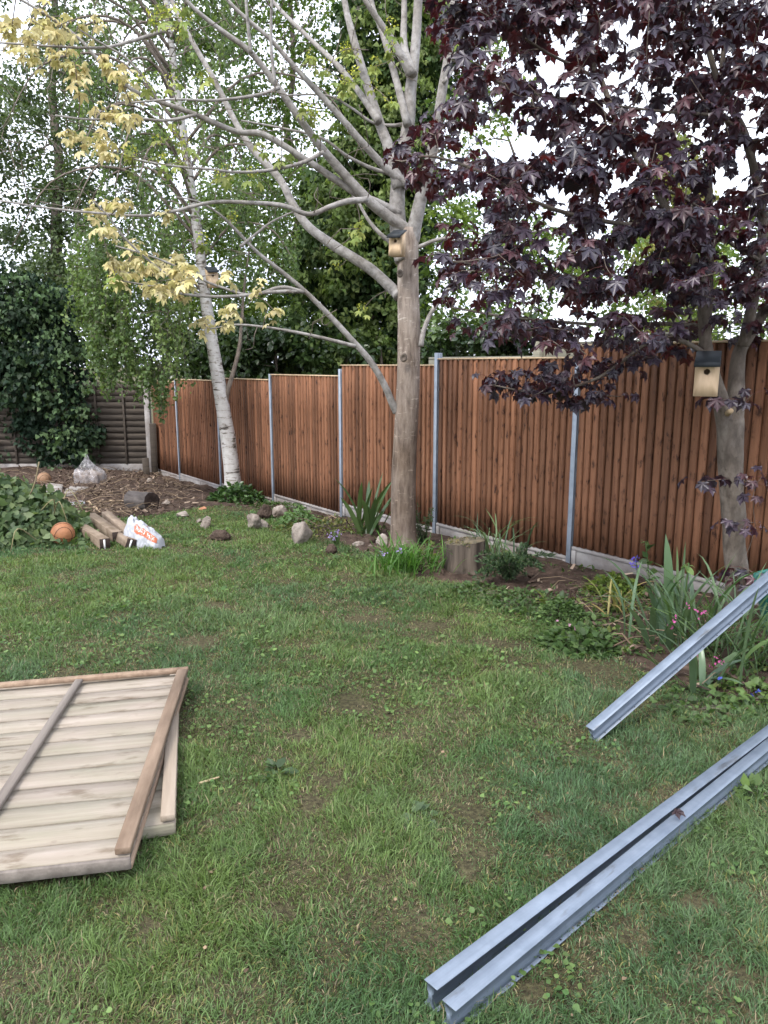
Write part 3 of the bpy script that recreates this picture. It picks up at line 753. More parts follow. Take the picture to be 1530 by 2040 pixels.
# long thin side branches
for spec, y0, y1, w0, w1 in (
    ([(732, 398), (690, 402), (655, 413), (615, 427), (565, 410), (500, 404), (425, 403), (350, 420), (290, 430), (200, 425), (100, 415), (0, 400)], 7.0, 6.3, 12, 3),
    ([(645, 303), (600, 325), (530, 340), (470, 343), (425, 338), (340, 330), (255, 315)], 6.8, 6.4, 8, 3),
    ([(556, 175), (510, 190), (425, 200), (345, 198), (260, 205)], 6.7, 6.3, 7, 3),
    ([(330, 60), (262, 82), (200, 95), (100, 92), (0, 85)], 6.6, 6.2, 7, 3),
    ([(600, 580), (540, 582), (470, 590), (400, 590), (350, 583), (300, 570), (245, 560)], 6.9, 6.3, 8, 3),
    ([(605, 582), (560, 572), (500, 588), (440, 572), (405, 558), (360, 535), (300, 510), (230, 490)], 6.9, 6.5, 7, 3),
    ([(708, 690), (650, 675), (590, 662), (530, 652), (470, 647), (420, 655)], 6.95, 6.6, 8, 3),
    ([(478, 492), (515, 462), (545, 440), (600, 415)], 6.8, 6.9, 6, 3),
    ([(400, 590), (330, 545), (280, 505), (245, 470), (215, 430), (185, 400)], 6.6, 6.3, 5, 3),
    ([(838, 690), (845, 655), (862, 618), (898, 572), (930, 545), (980, 510), (1040, 470), (1090, 455)], 7.2, 7.4, 11, 3),
    ([(835, 492), (870, 478), (905, 474), (940, 482), (990, 500)], 7.2, 6.9, 8, 3),
    ([(783, 486), (760, 468), (735, 440), (715, 405), (700, 385)], 7.4, 7.7, 10, 4),
    ([(500, 105), (495, 60), (490, 0), (488, -60)], 6.8, 6.7, 7, 4),
    ([(548, 170), (540, 90), (541, 10), (543, -50)], 6.7, 6.6, 7, 4),
    ([(890, 120), (930, 95), (975, 75), (1030, 70)], 7.0, 6.8, 8, 3),
    ([(884, 165), (915, 125), (950, 105), (1000, 100)], 7.1, 7.4, 7, 3),
    ([(817, 245), (780, 250), (740, 243), (700, 215), (650, 190), (560, 190)], 7.4, 7.2, 7, 3),
    ([(790, 350), (740, 335), (690, 310), (640, 275), (560, 255), (480, 240)], 7.5, 7.2, 8, 3),
    ([(392, 229), (330, 240), (260, 235), (180, 238), (110, 230)], 6.6, 6.3, 6, 3),
    ([(310, 199), (290, 160), (250, 115), (200, 85), (160, 60)], 6.55, 6.3, 5, 3)):
    n = len(spec); sk.limb([at(x, y, y0 + (y1 - y0) * i_ / (n - 1)) for i_, (x, y) in enumerate(spec)], pxw(w0, y0) / 2, pxw(w1, y1) / 2, sides=7, own=True, rough=.1)
YEL = [(60, 55), (25, 45), (95, 50), (40, 100), (75, 115), (110, 60), (90, 25), (160, 50), (195, 42), (120, 45), (150, 130), (205, 122), (240, 150), (95, 105), (130, 100), (155, 165), (225, 222), (247, 240), (255, 185), (203, 275), (190, 262), (165, 280), (135, 265), (212, 290), (218, 405), (200, 415), (235, 412), (185, 425), (205, 445), (215, 460), (190, 220), (340, 420), (170, 140), (60, 70), (10, 60), (20, 85),
       (280, 510), (310, 512), (325, 522), (352, 518), (365, 528), (268, 522), (240, 522), (222, 515), (300, 530), (345, 535), (275, 490), (265, 545), (290, 560), (240, 552), (305, 562), (330, 568), (370, 572), (365, 585), (355, 565), (318, 575), (372, 550), (441, 546), (458, 618), (465, 632), (455, 640), (515, 578), (547, 628), (415, 655)]
GRN = [(245, 315), (262, 310), (320, 30), (345, 35), (365, 45), (305, 30), (310, 42), (355, 60), (412, 150), (340, 172), (290, 158), (345, 275), (375, 283), (360, 330), (315, 288), (325, 330), (500, 340), (435, 352), (628, 122), (640, 135), (690, 118), (700, 112), (772, 108), (742, 135), (705, 155), (690, 170), (612, 225), (635, 238), (715, 460), (705, 470), (665, 535), (722, 620), (685, 160), (520, 300), (460, 440), (395, 480), (218, 560), (775, 210), (745, 175), (690, 105), (455, 345), (560, 310), (780, 60), (905, 60), (880, -40), (660, -60), (500, -50)]
cl_pts = [(p_, 'y') for p_ in YEL] + [(p_, 'g') for p_ in GRN]
tgt = []
for (x, y), _k in cl_pts:
    tgt.append(at(x + rng.normal(0, 4), y + rng.normal(0, 4), rng.uniform(6.0, 7.2) if x < 600 else rng.uniform(6.6, 7.6)))
bare_t = [at(x, y, rng.uniform(6.0, 8.4)) for x, y in zip(rng.uniform(-60, 760, 380), rng.uniform(-120, 430, 380))] + [at(x, y, rng.uniform(6.6, 7.6)) for x, y in zip(rng.uniform(430, 780, 26), rng.uniform(430, 700, 26))] \
    + [at(x, y, rng.uniform(6.6, 8)) for x, y in zip(rng.uniform(760, 1000, 30), rng.uniform(-120, 330, 30))]
e1 = sk.attach(tgt, .003, .006, .03, .16, .012)
e2 = sk.attach(bare_t, .0032, .006, .0, .2, .012, lim=1.4)
for q in sk.own: q.build("limb", MAT['limb'], mt, smooth=True)
o = sk.thin.build("twigs", MAT['twig'], mt, smooth=True); o["kind"] = "stuff"
leafY = [Geo() for _ in range(4)]
me_young = []
CREAM = [(.58, .49, .24), (.64, .57, .33), (.60, .54, .28), (.54, .50, .21)]
LIME = [(.19, .26, .07), (.28, .34, .10), (.38, .41, .13)]
nleaf = 0
fol = Geo()
for q in range(4):
    gq = Geo(); gq.add(MAPLE_YOUNG[0], MAPLE_YOUNG[1], np.array(CREAM[q])); me_young.append(gq.mesh("leaf", MAT['cream']))
def put_leaf(me, parent, p, t, n, s):
    m3 = frames(np.array([t]), np.array([n]))[0] * s
    o = link("leaf", me, parent); q = np.asarray(p) - abs_loc(parent)
    M4 = np.eye(4); M4[:3, :3] = m3; M4[:3, 3] = q
    o.matrix_local = Matrix(M4.tolist()); return o
for (p, (xy, kind)) in zip(tgt, cl_pts):
    k = rng.integers(7, 12) if kind == 'y' else rng.integers(3, 6)
    for a in np.linspace(0, 2 * np.pi, k, endpoint=False) + rng.random():
        out = np.array([math.cos(a), math.sin(a), rng.uniform(-.9, -.1)]); out = unit(out)
        pos = p + out * .03 + np.array([0, 0, rng.normal(0, .025)]) + rng.normal(0, .03, 3)
        sz = rng.uniform(.042, .078) * (1 if kind == 'y' else .95)
        nn = unit(np.array([out[0] * .6, out[1] * .6, .8]) + rng.normal(0, .2, 3))
        if kind == 'y' and nleaf < 300: put_leaf(me_young[rng.integers(0, 4)], mt, pos, out, nn, sz); nleaf += 1
        else: scatter(fol, *MAPLE_YOUNG, pos[None], out[None], nn[None], np.array([sz]), tints(1, CREAM if kind == 'y' else LIME))
    if kind == 'g':
        m_n = 26; oo = rnd_dir(m_n) * .045
        scatter(fol, *LEAF2, p + oo + [0, 0, .03], rnd_dir(m_n), rnd_dir(m_n, .6), rng.uniform(.012, .024, m_n), tints(m_n, [(.45, .48, .05), (.55, .55, .10)]))
fo = fol.build("foliage", MAT['cream'], mt); fo["kind"] = "stuff"
# branch scars on the trunk
def scar(parent, px, py, Yf, w, mat, nm="branch_scar"):
    c = at(px, py, Yf); gq = Geo(); a = np.linspace(0, 2 * np.pi, 14, endpoint=False)
    rings = [(1.0, 0.0), (.85, -.016), (.55, -.018), (.3, -.006)]
    V = np.concatenate([np.stack([np.cos(a) * w * r, np.full(14, y * 1.0), np.sin(a) * w * r * 1.25], -1) for r, y in rings]) + c
    ii = np.arange(3)[:, None] * 14; jj = np.arange(14)[None]; kk = (jj + 1) % 14
    gq.add(V, [np.stack([ii + jj, ii + kk, ii + 14 + kk, ii + 14 + jj], -1).reshape(-1, 4), 42 + np.arange(14)[None]])
    gq.build(nm, mat, parent, smooth=True)
scar(mt, 804, 712, TY - .165, .035, MAT['twig']); scar(mt, 797, 545, TY - .145, .03, MAT['twig'])

# ------------------------------------------------------------------ purple maple (right)
pb = np.array([0, 5.02, 0.0]); pb[0] = at(1468, 1225, 5.02)[0]; pb[2] = float(zg(pb[0], pb[1]))
pm = thing("purple_maple", "purple leaved maple with forked grey trunk in front of the fence", "tree", pb)
PY = pb[1]
sp = Skel(); tg = Geo()
tp = [(1470, 1245), (1470, 1190), (1467, 1130), (1462, 1050), (1458, 960), (1454, 890), (1452, 835)]
P = catmull([at(x, y, PY) for x, y in tp], 34); wd = np.interp(np.linspace(0, 1, 34), np.linspace(0, 1, 7), [72, 58, 52, 51, 53, 56, 60])
R = np.array([pxw(w, PY) / 2 * .84 for w in wd]); v, f = tube(P, R, 24, .20, 9, 11.0); tg.add(v, f); sp.pos.extend(P[20:]); sp.rad.extend(R[20:])
def plim(spec, y0, y1, w0, w1, geo=None, **k):
    n = len(spec); return sp.limb([at(x, y, y0 + (y1 - y0) * i_ / (n - 1)) for i_, (x, y) in enumerate(spec)], pxw(w0, y0) / 2 * .86, pxw(w1, y1) / 2 * .86, own=True, **k)
plim([(1446, 862), (1436, 800), (1424, 760), (1408, 700), (1402, 640), (1400, 576), (1388, 535), (1366, 473), (1350, 440)], PY, 4.9, 38, 15, sides=12, n=40, rough=.08)
plim([(1366, 473), (1320, 452), (1237, 446), (1130, 425), (1040, 390), (950, 340), (860, 312), (800, 322)], 4.9, 4.5, 13, 4, sides=8, n=40)
plim([(1460, 860), (1466, 790), (1468, 740), (1474, 700), (1492, 668), (1525, 617), (1560, 560), (1610, 470), (1680, 340)], PY, 5.3, 42, 14, sides=12, n=46, rough=.06)
plim([(1480, 690), (1496, 620), (1515, 520), (1519, 430), (1509, 370), (1484, 267), (1451, 206), (1422, 136), (1394, 20), (1380, -120), (1370, -300)], 5.05, 4.8, 26, 7, sides=10)
plim([(1404, 690), (1412, 600), (1414, 453), (1414, 329), (1428, 247), (1440, 120), (1450, -40), (1460, -250)], 5.0, 5.6, 20, 7, sides=9)
plim([(1372, 490), (1330, 420), (1280, 330), (1237, 263), (1200, 165), (1184, 136), (1143, 33), (1110, -60), (1080, -200)], 4.95, 5.4, 18, 6, sides=9)
plim([(1408, 705), (1360, 680), (1310, 672), (1250, 712), (1200, 748), (1150, 768), (1080, 785), (1020, 775), (975, 765)], 4.95, 5.15, 12, 3, sides=8, geo=sp.thin)
plim([(1400, 590), (1300, 570), (1200, 560), (1080, 545), (980, 530), (890, 520)], 5.0, 4.9, 11, 4, sides=8, geo=sp.thin)
plim([(1402, 650), (1320, 645), (1220, 648), (1100, 640), (1000, 630), (900, 612)], 5.0, 5.4, 11, 4, sides=8, geo=sp.thin)
plim([(1240, 268), (1180, 205), (1110, 195), (1040, 180), (960, 150), (900, 120)], 5.2, 4.6, 9, 3, sides=8, geo=sp.thin)
plim([(1480, 260), (1420, 230), (1350, 225), (1260, 215), (1170, 200)], 4.85, 4.3, 9, 3, sides=8, geo=sp.thin)
plim([(1200, 165), (1160, 140), (1090, 105), (1020, 60), (950, 20)], 5.25, 4.7, 8, 3, sides=8, geo=sp.thin)
plim([(1515, 520), (1450, 480), (1400, 420), (1330, 380), (1260, 370)], 5.0, 4.4, 10, 4, sides=8, geo=sp.thin)
PPOLY = [(870, -140), (885, 60), (900, 190), (850, 255), (760, 300), (748, 340), (800, 372), (860, 390), (900, 440), (840, 520), (830, 560), (880, 620), (900, 690), (1010, 700), (1120, 715), (1240, 725), (1330, 705), (1420, 700), (1530, 690), (1700, 660), (1760, 400), (1740, -200)]
HOLES = [(1245, 90, 42, 48), (1130, 78, 34, 34), (1010, 245, 62, 20), (1065, 300, 70, 24), (1235, 168, 40, 45), (1310, 243, 45, 17), (1400, 285, 22, 26), (960, 125, 36, 46), (950, 420, 34, 44), (1345, 335, 36, 62), (1060, 460, 30, 30), (1165, 545, 40, 22), (1030, 80, 22, 30), (1400, 90, 18, 22), (1010, 600, 40, 18), (1440, 560, 26, 30), (1490, 130, 18, 20), (920, 300, 30, 20), (1330, 150, 26, 22), (1140, 235, 30, 18), (985, 180, 22, 22), (900, 570, 26, 26)]
def pdens(x, y):
    d = np.ones_like(x)
    for hx, hy, a, b in HOLES: d = np.where(np.hypot((x - hx) / a, (y - hy) / b) < .85, .06, d)
    return d * np.where(y > 560, .75, 1.0) * np.where((y > 380) & (x < 960), .5, 1.0)
tgts = region(820, PPOLY, 4.1, 5.8, pdens)
low = [at(x, y, rng.uniform(4.95, 5.35)) for x, y in [(985, 770), (1000, 750), (1020, 762), (1030, 785), (1055, 755), (1060, 790), (1080, 770), (1100, 750), (1105, 790), (1120, 770), (1130, 795), (1150, 765), (1160, 745), (1165, 800), (1185, 775), (1205, 795), (1215, 755), (1235, 790), (1180, 730), (1260, 735), (1290, 712), (1220, 720), (975, 752), (1100, 728), (1140, 735), (1200, 735), (1040, 740), (1075, 745), (1320, 695), (1350, 700), (1280, 690), (1090, 772), (1120, 755), (1060, 770)]]
tgts = np.vstack([tgts, low])
se = sp.attach(tgts, .0028, .007, .03, .14, .016)
# small epicormic shoots on the trunk
shoots = [(1420, 800), (1500, 785), (1485, 800), (1392, 960), (1485, 955), (1505, 965), (1520, 945), (1445, 1040), (1475, 1045), (1505, 1050), (1450, 1150), (1480, 1155), (1465, 1140), (1500, 1140), (1500, 990)]
sh_t = [at(x, y, PY - rng.uniform(.16, .30)) for x, y in shoots]
se2 = sp.attach(sh_t, .0018, .004, .02, .1, .006)
tg.build("trunk", MAT['pbark'], pm, smooth=True)
for q in sp.own: q.build("limb", MAT['pbark'], pm, smooth=True)
o = sp.thin.build("twigs", MAT['twig'], pm, smooth=True); o["kind"] = "stuff"
PUR = [(.023, .018, .029), (.027, .0195, .031), (.033, .020, .031), (.047, .019, .024)]
me_pur = []
for q, tm in enumerate([MAPLE, MAPLE_FLAT, MAPLE, MAPLE]):
    gq = Geo(); gq.add(tm[0], tm[1], np.array(PUR[q])[None] * VEIN[:, None]); me_pur.append(gq.mesh("leaf", MAT['purple']))
rec = []; stalk_p = []
for p, e in list(zip(tgts, se)) + list(zip(sh_t, se2)):
    e = unit(np.array([-.6, -.2, 0])) if e is None else e
    small = p[1] > PY - .32 and abs(p[0] - pb[0]) < .25 and p[2] < 1.45
    k = rng.integers(2, 4) if small else rng.integers(5, 8)
    a0 = rng.random() * 6.28
    for a in range(k):
        th = a0 + a * 2.4 + rng.normal(0, .3)
        out = np.array([math.cos(th), math.sin(th), 0]) + e * .35; out = unit(out)
        st_ = rng.uniform(.05, .11); node = p - e * .05 * (a // 2)
        j_ = node + out * st_ + np.array([0, 0, rng.uniform(-.02, .03)])
        t = unit(out * rng.uniform(.45, 1.0) + np.array([0, 0, -rng.uniform(.35, 1.1)]) + rng.normal(0, .18, 3))
        nn = unit(np.array([out[0] * .7, out[1] * .7, .8]) + rng.normal(0, .25, 3))
        rec.append((j_, t, nn, rng.uniform(.045, .082) * (.9 if small else 1.0), rng.integers(0, 4)))
        stalk_p.append(np.array([node, (node + j_) / 2 + [0, 0, .008], j_]))
stk = Geo(); v, f = tubes(np.array(stalk_p), np.full((len(stalk_p), 3), .0013), 3); stk.add(v, f, np.array([.09, .018, .02])); so = stk.build("leaf_stalks", MAT['purple'], pm); so["kind"] = "stuff"
def scr(p):
    d = p - np.array([0, 0, CAM_Z]); z = d[1] * CP - d[2] * SP
    return 765 + FPX * d[0] / z, 1020 - FPX * (d[1] * SP + d[2] * CP) / z, z
order = sorted(range(len(rec)), key=lambda q: (not (-10 < scr(rec[q][0])[0] < 1540 and -20 < scr(rec[q][0])[1] < 1250), scr(rec[q][0])[2] / rec[q][3]))
fol = Geo()
for rank, q in enumerate(order):
    j_, t, nn, s_, k = rec[q]
    if rank < 300: put_leaf(me_pur[k], pm, j_, t, nn, s_)
    else: scatter(fol, *((MAPLE, MAPLE_FLAT, MAPLE, MAPLE)[k]), j_[None], t[None], nn[None], np.array([s_]), np.array(PUR[k])[None] * rng.uniform(.7, 1.4), vm=VEIN)
fo = fol.build("foliage", MAT['purple'], pm); fo["kind"] = "stuff"
# pruned stub
c = at(1455, 819, PY - .115); gq = Geo(); v, f = tube([c + [.01, .06, -.02], c + [0, 0, 0], c + [-.002, -.012, .002]], [.02, .018, .017], 12); gq.add(v, f); gq.build("pruned_stub", MAT['boxwood'], pm)

# ------------------------------------------------------------------ silver birch (left of middle)
bb = gp(464, 988)
bt = thing("birch_tree", "leaning white barked birch with drooping green strands", "tree", bb)
BYd = bb[1]
sb = Skel(); tg = Geo()
tp = [(465, 996), (463, 950), (455, 880), (442, 800), (430, 725), (416, 640), (405, 560), (393, 455), (374, 330), (352, 180), (338, 60), (325, -60), (305, -260), (290, -420)]
P = catmull([at(x, y, BYd + .02 * i_) for i_, (x, y) in enumerate(tp)], 70); wd = np.interp(np.linspace(0, 1, 70), np.linspace(0, 1, 14), [48, 37, 35, 32, 29, 26, 24, 22, 19, 16, 14, 12, 9, 6])
R = np.array([pxw(w, BYd) / 2 * .85 for w in wd]); v, f = tube(P, R, 16, .06, 5, 8); tg.add(v, f); sb.pos.extend(P[24:]); sb.rad.extend(R[24:])
tg.build("trunk", MAT['birch'], bt, smooth=True)
sb.limb([at(x, y, BYd + .05) for x, y in [(450, 815), (452, 785), (465, 740), (477, 690), (481, 640), (488, 560), (500, 480)]], .045, .012, sides=7, own=True)
arch = []
for hpx in np.linspace(590, -330, 26):
    k = int(np.argmin([abs(scr(q)[1] - hpx) for q in P])); s0 = P[k]
    for _r in range(1 if hpx > 480 else 2):
        a = rng.uniform(1.7, 4.6) if rng.random() < .72 else rng.uniform(-1.4, 1.6)
        L = rng.uniform(1.3, 2.6) * (.75 if hpx > 480 else 1)
        d = np.array([math.cos(a), math.sin(a) * .8, 0])
        q = [s0, s0 + d * L * .35 + [0, 0, .35 * L], s0 + d * L * .75 + [0, 0, .30 * L], s0 + d * L + [0, 0, -.05 * L]]
        arch.append(sb.limb(q, .026, .006, sides=6, n=14, own=True))
strand = []
def hang(n, poly, y0, y1, lmin, lmax):
    for p in region(n, poly, y0, y1):
        L = rng.uniform(lmin, lmax); w = rng.normal(0, .07, 2)
        s_ = np.linspace(0, 1, 6); x = p[0] + w[0] * s_ ** 1.5 + .02 * np.sin(s_ * 5 + rng.random() * 6); y = p[1] + w[1] * s_ ** 1.5
        strand.append(np.stack([x, y, p[2] - L * s_], -1))
hang(270, [(150, 420), (330, 400), (380, 480), (370, 600), (340, 690), (300, 660), (240, 640), (200, 660), (165, 590), (130, 500)], 10.4, 12.2, .5, 1.05)
hang(110, [(170, 560), (240, 560), (260, 680), (330, 700), (350, 760), (300, 730), (240, 700), (200, 720), (160, 640)], 10.4, 11.6, .3, .7)
hang(200, [(130, -120), (500, -120), (520, 200), (470, 380), (400, 430), (300, 400), (200, 380), (140, 200)], 10.4, 13, .4, 1.0)
hang(60, [(400, 420), (560, 300), (600, 480), (520, 560), (440, 560)], 11, 12.8, .3, .7)
hang(60, [(200, -480), (480, -480), (520, -120), (150, -120)], 10.4, 13, .4, 1.1)
strand = np.array(strand)
tops = strand[:, 0]
sb.attach(tops[rng.permutation(len(tops))], .003, .006, -.05, .12, .012)
v, f = tubes(strand, np.full(strand.shape[:2], .0022), 3); sb.thin.add(v, f)
o = sb.thin.build("twigs", MAT['twig'], bt, smooth=True); o["kind"] = "stuff"
for q in sb.own: q.build("branch", MAT['twig'], bt, smooth=True)
fol = Geo(); per = 44
u = rng.random((len(strand), per)) * 4.999; i0 = u.astype(int); w_ = (u - i0)[..., None]
pp = np.take_along_axis(strand, i0[..., None].repeat(3, -1), 1) * (1 - w_) + np.take_along_axis(strand, (i0 + 1)[..., None].repeat(3, -1), 1) * w_
pp = pp.reshape(-1, 3) + rng.normal(0, .035, (len(strand) * per, 3)); n = len(pp)
BIR = [(.066, .108, .038), (.10, .155, .052), (.15, .205, .07)]
cc = np.repeat(tints(len(strand), BIR, .12), per, 0) * rng.uniform(.75, 1.3, (n, 1))
scatter(fol, *LEAF2, pp, unit(rnd_dir(n) + [0, 0, -.8]), rnd_dir(n), rng.uniform(.04, .068, n), cc, np.full(n, 1.25))
fo = fol.build("crown", MAT['leaf'], bt); fo["kind"] = "stuff"
# ------------------------------------------------------------------ trees and hedges beyond the fences
def bg_tree(name, label, cat, base, trunk_pts, r0, r1, polys, pal, size, per, crad, tmpl=LEAF2, mat='leaf', group=None, twigs=40, droop=.25, bark='twig', extra=()):
    t = thing(name, label, cat, base, group=group); s = Skel()
    s.limb(trunk_pts, r0, r1, sides=9, n=26); tgo = s.thick
    for q, a, b in extra: s.limb(q, a, b, sides=6, geo=s.thin)
    cens = []
    for n_, poly, y0, y1 in polys: cens.append(region(n_, poly, y0, y1))
    cen = np.vstack(cens)
    s.attach(cen[rng.permutation(len(cen))[:twigs]], .008, .012, .0, .14, .05)
    s.thick.build("trunk", MAT[bark], t, smooth=True)
    s.thin.build("branches", MAT['twig'], t, smooth=True)["kind"] = "stuff"
    fo_ = Geo(); clumps(fo_, cen, per, crad, size, pal, tmpl, droop=droop)
    o = fo_.build("crown", MAT[mat], t); o["kind"] = "stuff"
    return t
def gb(px, Yd):
    p = at(px, 800, Yd); p[2] = float(zg(p[0], p[1])); return p
GREY = [(.055, .083, .040), (.085, .122, .056), (.12, .16, .074)]
DARK = [(.018, .038, .014), (.030, .056, .018), (.048, .080, .022)]
LGT = [(.060, .105, .022), (.10, .155, .030), (.15, .205, .045)]
b = gb(112, 18.0)
bg_tree("ivy_trunk_tree", "tall grey green tree with ivy wrapped trunk beyond the far left fence", "tree", b, [b, at(115, 600, 18), at(112, 450, 18), at(118, 330, 18), at(104, 180, 18.2), at(112, 40, 18), at(90, -200, 18)], .17, .05,
        [(340, [(-160, 180), (60, 120), (240, 150), (330, 300), (300, 560), (180, 640), (-40, 600), (-160, 560)], 16.4, 19.5), (230, [(-160, -350), (420, -350), (560, -60), (450, 120), (250, 170), (60, 120), (-100, -20)], 16.4, 20), (26, [(95, 270), (130, 270), (140, 620), (88, 620)], 17.7, 18.1)],
        GREY, .096, 80, .42, twigs=150)
b = gb(600, 18.5)
bg_tree("green_tree", "loose fresh green tree beyond the fence between birch and grey maple", "tree", b, [b, at(600, 640, 18.5), at(590, 480, 18.5), at(610, 360, 18.3), at(570, 260, 18.7), at(585, 120, 18.5), at(560, -200, 18.5)], .16, .04,
        [(300, [(300, 480), (440, 350), (600, 330), (720, 380), (760, 560), (700, 700), (560, 700), (420, 660), (330, 600)], 16.6, 19.8), (200, [(320, -300), (700, -300), (720, 200), (600, 340), (440, 350), (360, 200)], 17, 20)],
        LGT, .10, 76, .45, twigs=110)
b = gb(735, 15.6)
bg_tree("ivy_clad_tree", "tall dense dark tree clad in ivy with lime tips behind the grey maple", "tree", b, [b, at(720, 600, 15.6), at(740, 350, 15.6), at(790, 100, 15.6), at(820, -250, 15.6)], .34, .12,
        [(330, [(560, 740), (590, 480), (640, 300), (690, 100), (730, -150), (880, -150), (910, 60), (880, 250), (850, 420), (840, 740)], 14.5, 16.8), (120, [(660, 740), (690, 300), (740, 0), (850, 0), (830, 740)], 15.0, 16.2)],
        [(.028, .054, .020), (.044, .078, .026), (.066, .106, .034)], .11, 95, .36, IVY_LO, 'ivy_leaf', twigs=60, droop=.7)
t_ = bpy.data.objects["ivy_clad_tree"]
fo_ = Geo(); cen = region(270, [(575, 730), (600, 480), (650, 300), (700, 80), (740, -120), (880, -120), (900, 60), (870, 250), (845, 420), (835, 730)], 14.2, 14.9)
clumps(fo_, cen, 34, .26, .095, [(.09, .14, .035), (.13, .18, .05), (.17, .215, .07)], IVY_LO, droop=.9); o = fo_.build("lime_foliage", MAT['leaf'], t_); o["kind"] = "stuff"
b = gb(1010, 14.8)
bg_tree("pale_green_tree", "pale green leafed tree beyond the fence under the purple crown", "tree", b, [b, at(1010, 640, 14.8), at(1030, 540, 14.8), at(1005, 430, 14.9), at(1030, 340, 14.8), at(1000, 240, 14.7)], .09, .015,
        [(120, [(850, 400), (960, 370), (1100, 420), (1180, 520), (1160, 700), (840, 700), (835, 520)], 13.4, 16), (26, [(860, 60), (1000, 20), (1080, 200), (980, 360), (880, 300)], 13.6, 16)],
        LGT, .10, 50, .40, twigs=90)
b = gb(1370, 14.0)
bg_tree("pale_green_tree", "green bushy tree beyond the fence behind the purple trunk", "tree", b, [b, at(1370, 620, 14.0), at(1350, 540, 14.0), at(1390, 450, 14)], .09, .02,
        [(120, [(1180, 520), (1260, 430), (1400, 440), (1560, 380), (1700, 460), (1680, 720), (1190, 720)], 12.6, 15)],
        LGT, .10, 50, .40, twigs=60)
b = gb(1345, 23.0)
bg_tree("golden_conifer", "yellow green conifer with pointed top seen through the purple crown", "tree", b, [b, at(1345, 600, 23), at(1345, 400, 23), at(1345, 240, 23)], .2, .02,
        [(150, [(1345, 235), (1385, 300), (1420, 420), (1450, 700), (1240, 700), (1275, 420), (1305, 300)], 22, 24)],
        [(.10, .13, .03), (.17, .19, .04), (.24, .23, .06)], .12, 70, .34, twigs=20, droop=1.0)
b = gb(500, 15.5)
hg = thing("laurel_hedge", "dark glossy evergreen hedge just over the fence behind the birch", "hedge", (b[0], b[1], float(zg(b[0], b[1]))))
hs = Skel()
for px in range(330, 760, 70):
    Yd = 15.9 if px < 480 else 14.6; p = gb(px, Yd); hs.limb([p, p + [.1, 0, .8], at(px + 10, 720, Yd), at(px, 670, Yd)], .06, .02, sides=6)
cen = np.vstack([region(190, [(285, 790), (300, 690), (360, 650), (450, 640), (560, 650), (650, 665), (720, 680), (740, 790)], 14.0, 16.6)])
cen = cen[np.array([(q[:2] - F0) @ FN < -.5 for q in cen])]
hs.attach(cen[:60], .006, .01); hs.thick.build("stem", MAT['twig'], hg); hs.thin.build("branches", MAT['twig'], hg)["kind"] = "stuff"
fo_ = Geo(); clumps(fo_, cen, 95, .40, .12, DARK, LEAF4, droop=.3); o = fo_.build("foliage", MAT['leaf_gloss'], hg); o["kind"] = "stuff"
# shrubs above the new fence further right
b = gb(960, 12.0)
hg = thing("evergreen_shrub", "dark evergreen shrub peeping over the fence right of the grey maple", "shrub", b); hs = Skel(); hs.limb([b, at(960, 740, 12), at(965, 660, 12)], .05, .02)
cen = region(60, [(835, 730), (840, 660), (900, 630), (1000, 640), (1100, 660), (1150, 720)], 11.4, 13); hs.attach(cen[:40], .006, .01); hs.thick.build("stem", MAT['twig'], hg); hs.thin.build("branches", MAT['twig'], hg)["kind"] = "stuff"
fo_ = Geo(); clumps(fo_, cen, 80, .3, .10, DARK + [(.07, .11, .03)], LEAF4); o = fo_.build("foliage", MAT['leaf_gloss'], hg); o["kind"] = "stuff"
# ivy covered mass in front of the far fence
b = gp(60, 935)
ivm = thing("ivy_bush", "huge dark ivy mass smothering the far left fence corner", "ivy", b); hs = Skel()
for px, py in ((20, 930), (70, 925), (120, 925), (150, 915), (-40, 930)):
    p = gp(px, py); hs.limb([p, at(px + 8, 860, p[1] + .1), at(px - 6, 760, p[1] + .2), at(px + 5, 650, p[1] + .2)], .05, .02, sides=7)
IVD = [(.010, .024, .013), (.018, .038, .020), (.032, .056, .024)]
YI = b[1]
cen = np.vstack([region(230, [(-160, 820), (-160, 560), (-40, 520), (80, 545), (140, 590), (170, 660), (180, 760), (150, 830), (60, 800)], YI - .4, YI + 1.1),
                 region(70, [(70, 790), (160, 780), (185, 860), (170, 920), (110, 935), (70, 900), (40, 840)], YI - .1, YI + .6), region(80, [(-160, 560), (140, 590), (170, 700), (-160, 760)], YI + .8, YI + 1.6), region(60, [(-160, 780), (70, 780), (60, 880), (30, 930), (-160, 930)], YI + .1, YI + 1.0)])
hs.attach(cen[:110], .005, .006, .1, .2, .015); hs.thick.build("stem", MAT['twig'], ivm); hs.thin.build("branches", MAT['twig'], ivm)["kind"] = "stuff"
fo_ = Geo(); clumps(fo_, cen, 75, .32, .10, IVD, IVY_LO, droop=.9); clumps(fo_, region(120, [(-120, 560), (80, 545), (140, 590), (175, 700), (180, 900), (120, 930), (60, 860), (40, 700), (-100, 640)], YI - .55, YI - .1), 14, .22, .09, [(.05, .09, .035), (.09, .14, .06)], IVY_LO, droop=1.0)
o = fo_.build("foliage", MAT['ivy_leaf'], ivm); o["kind"] = "stuff"

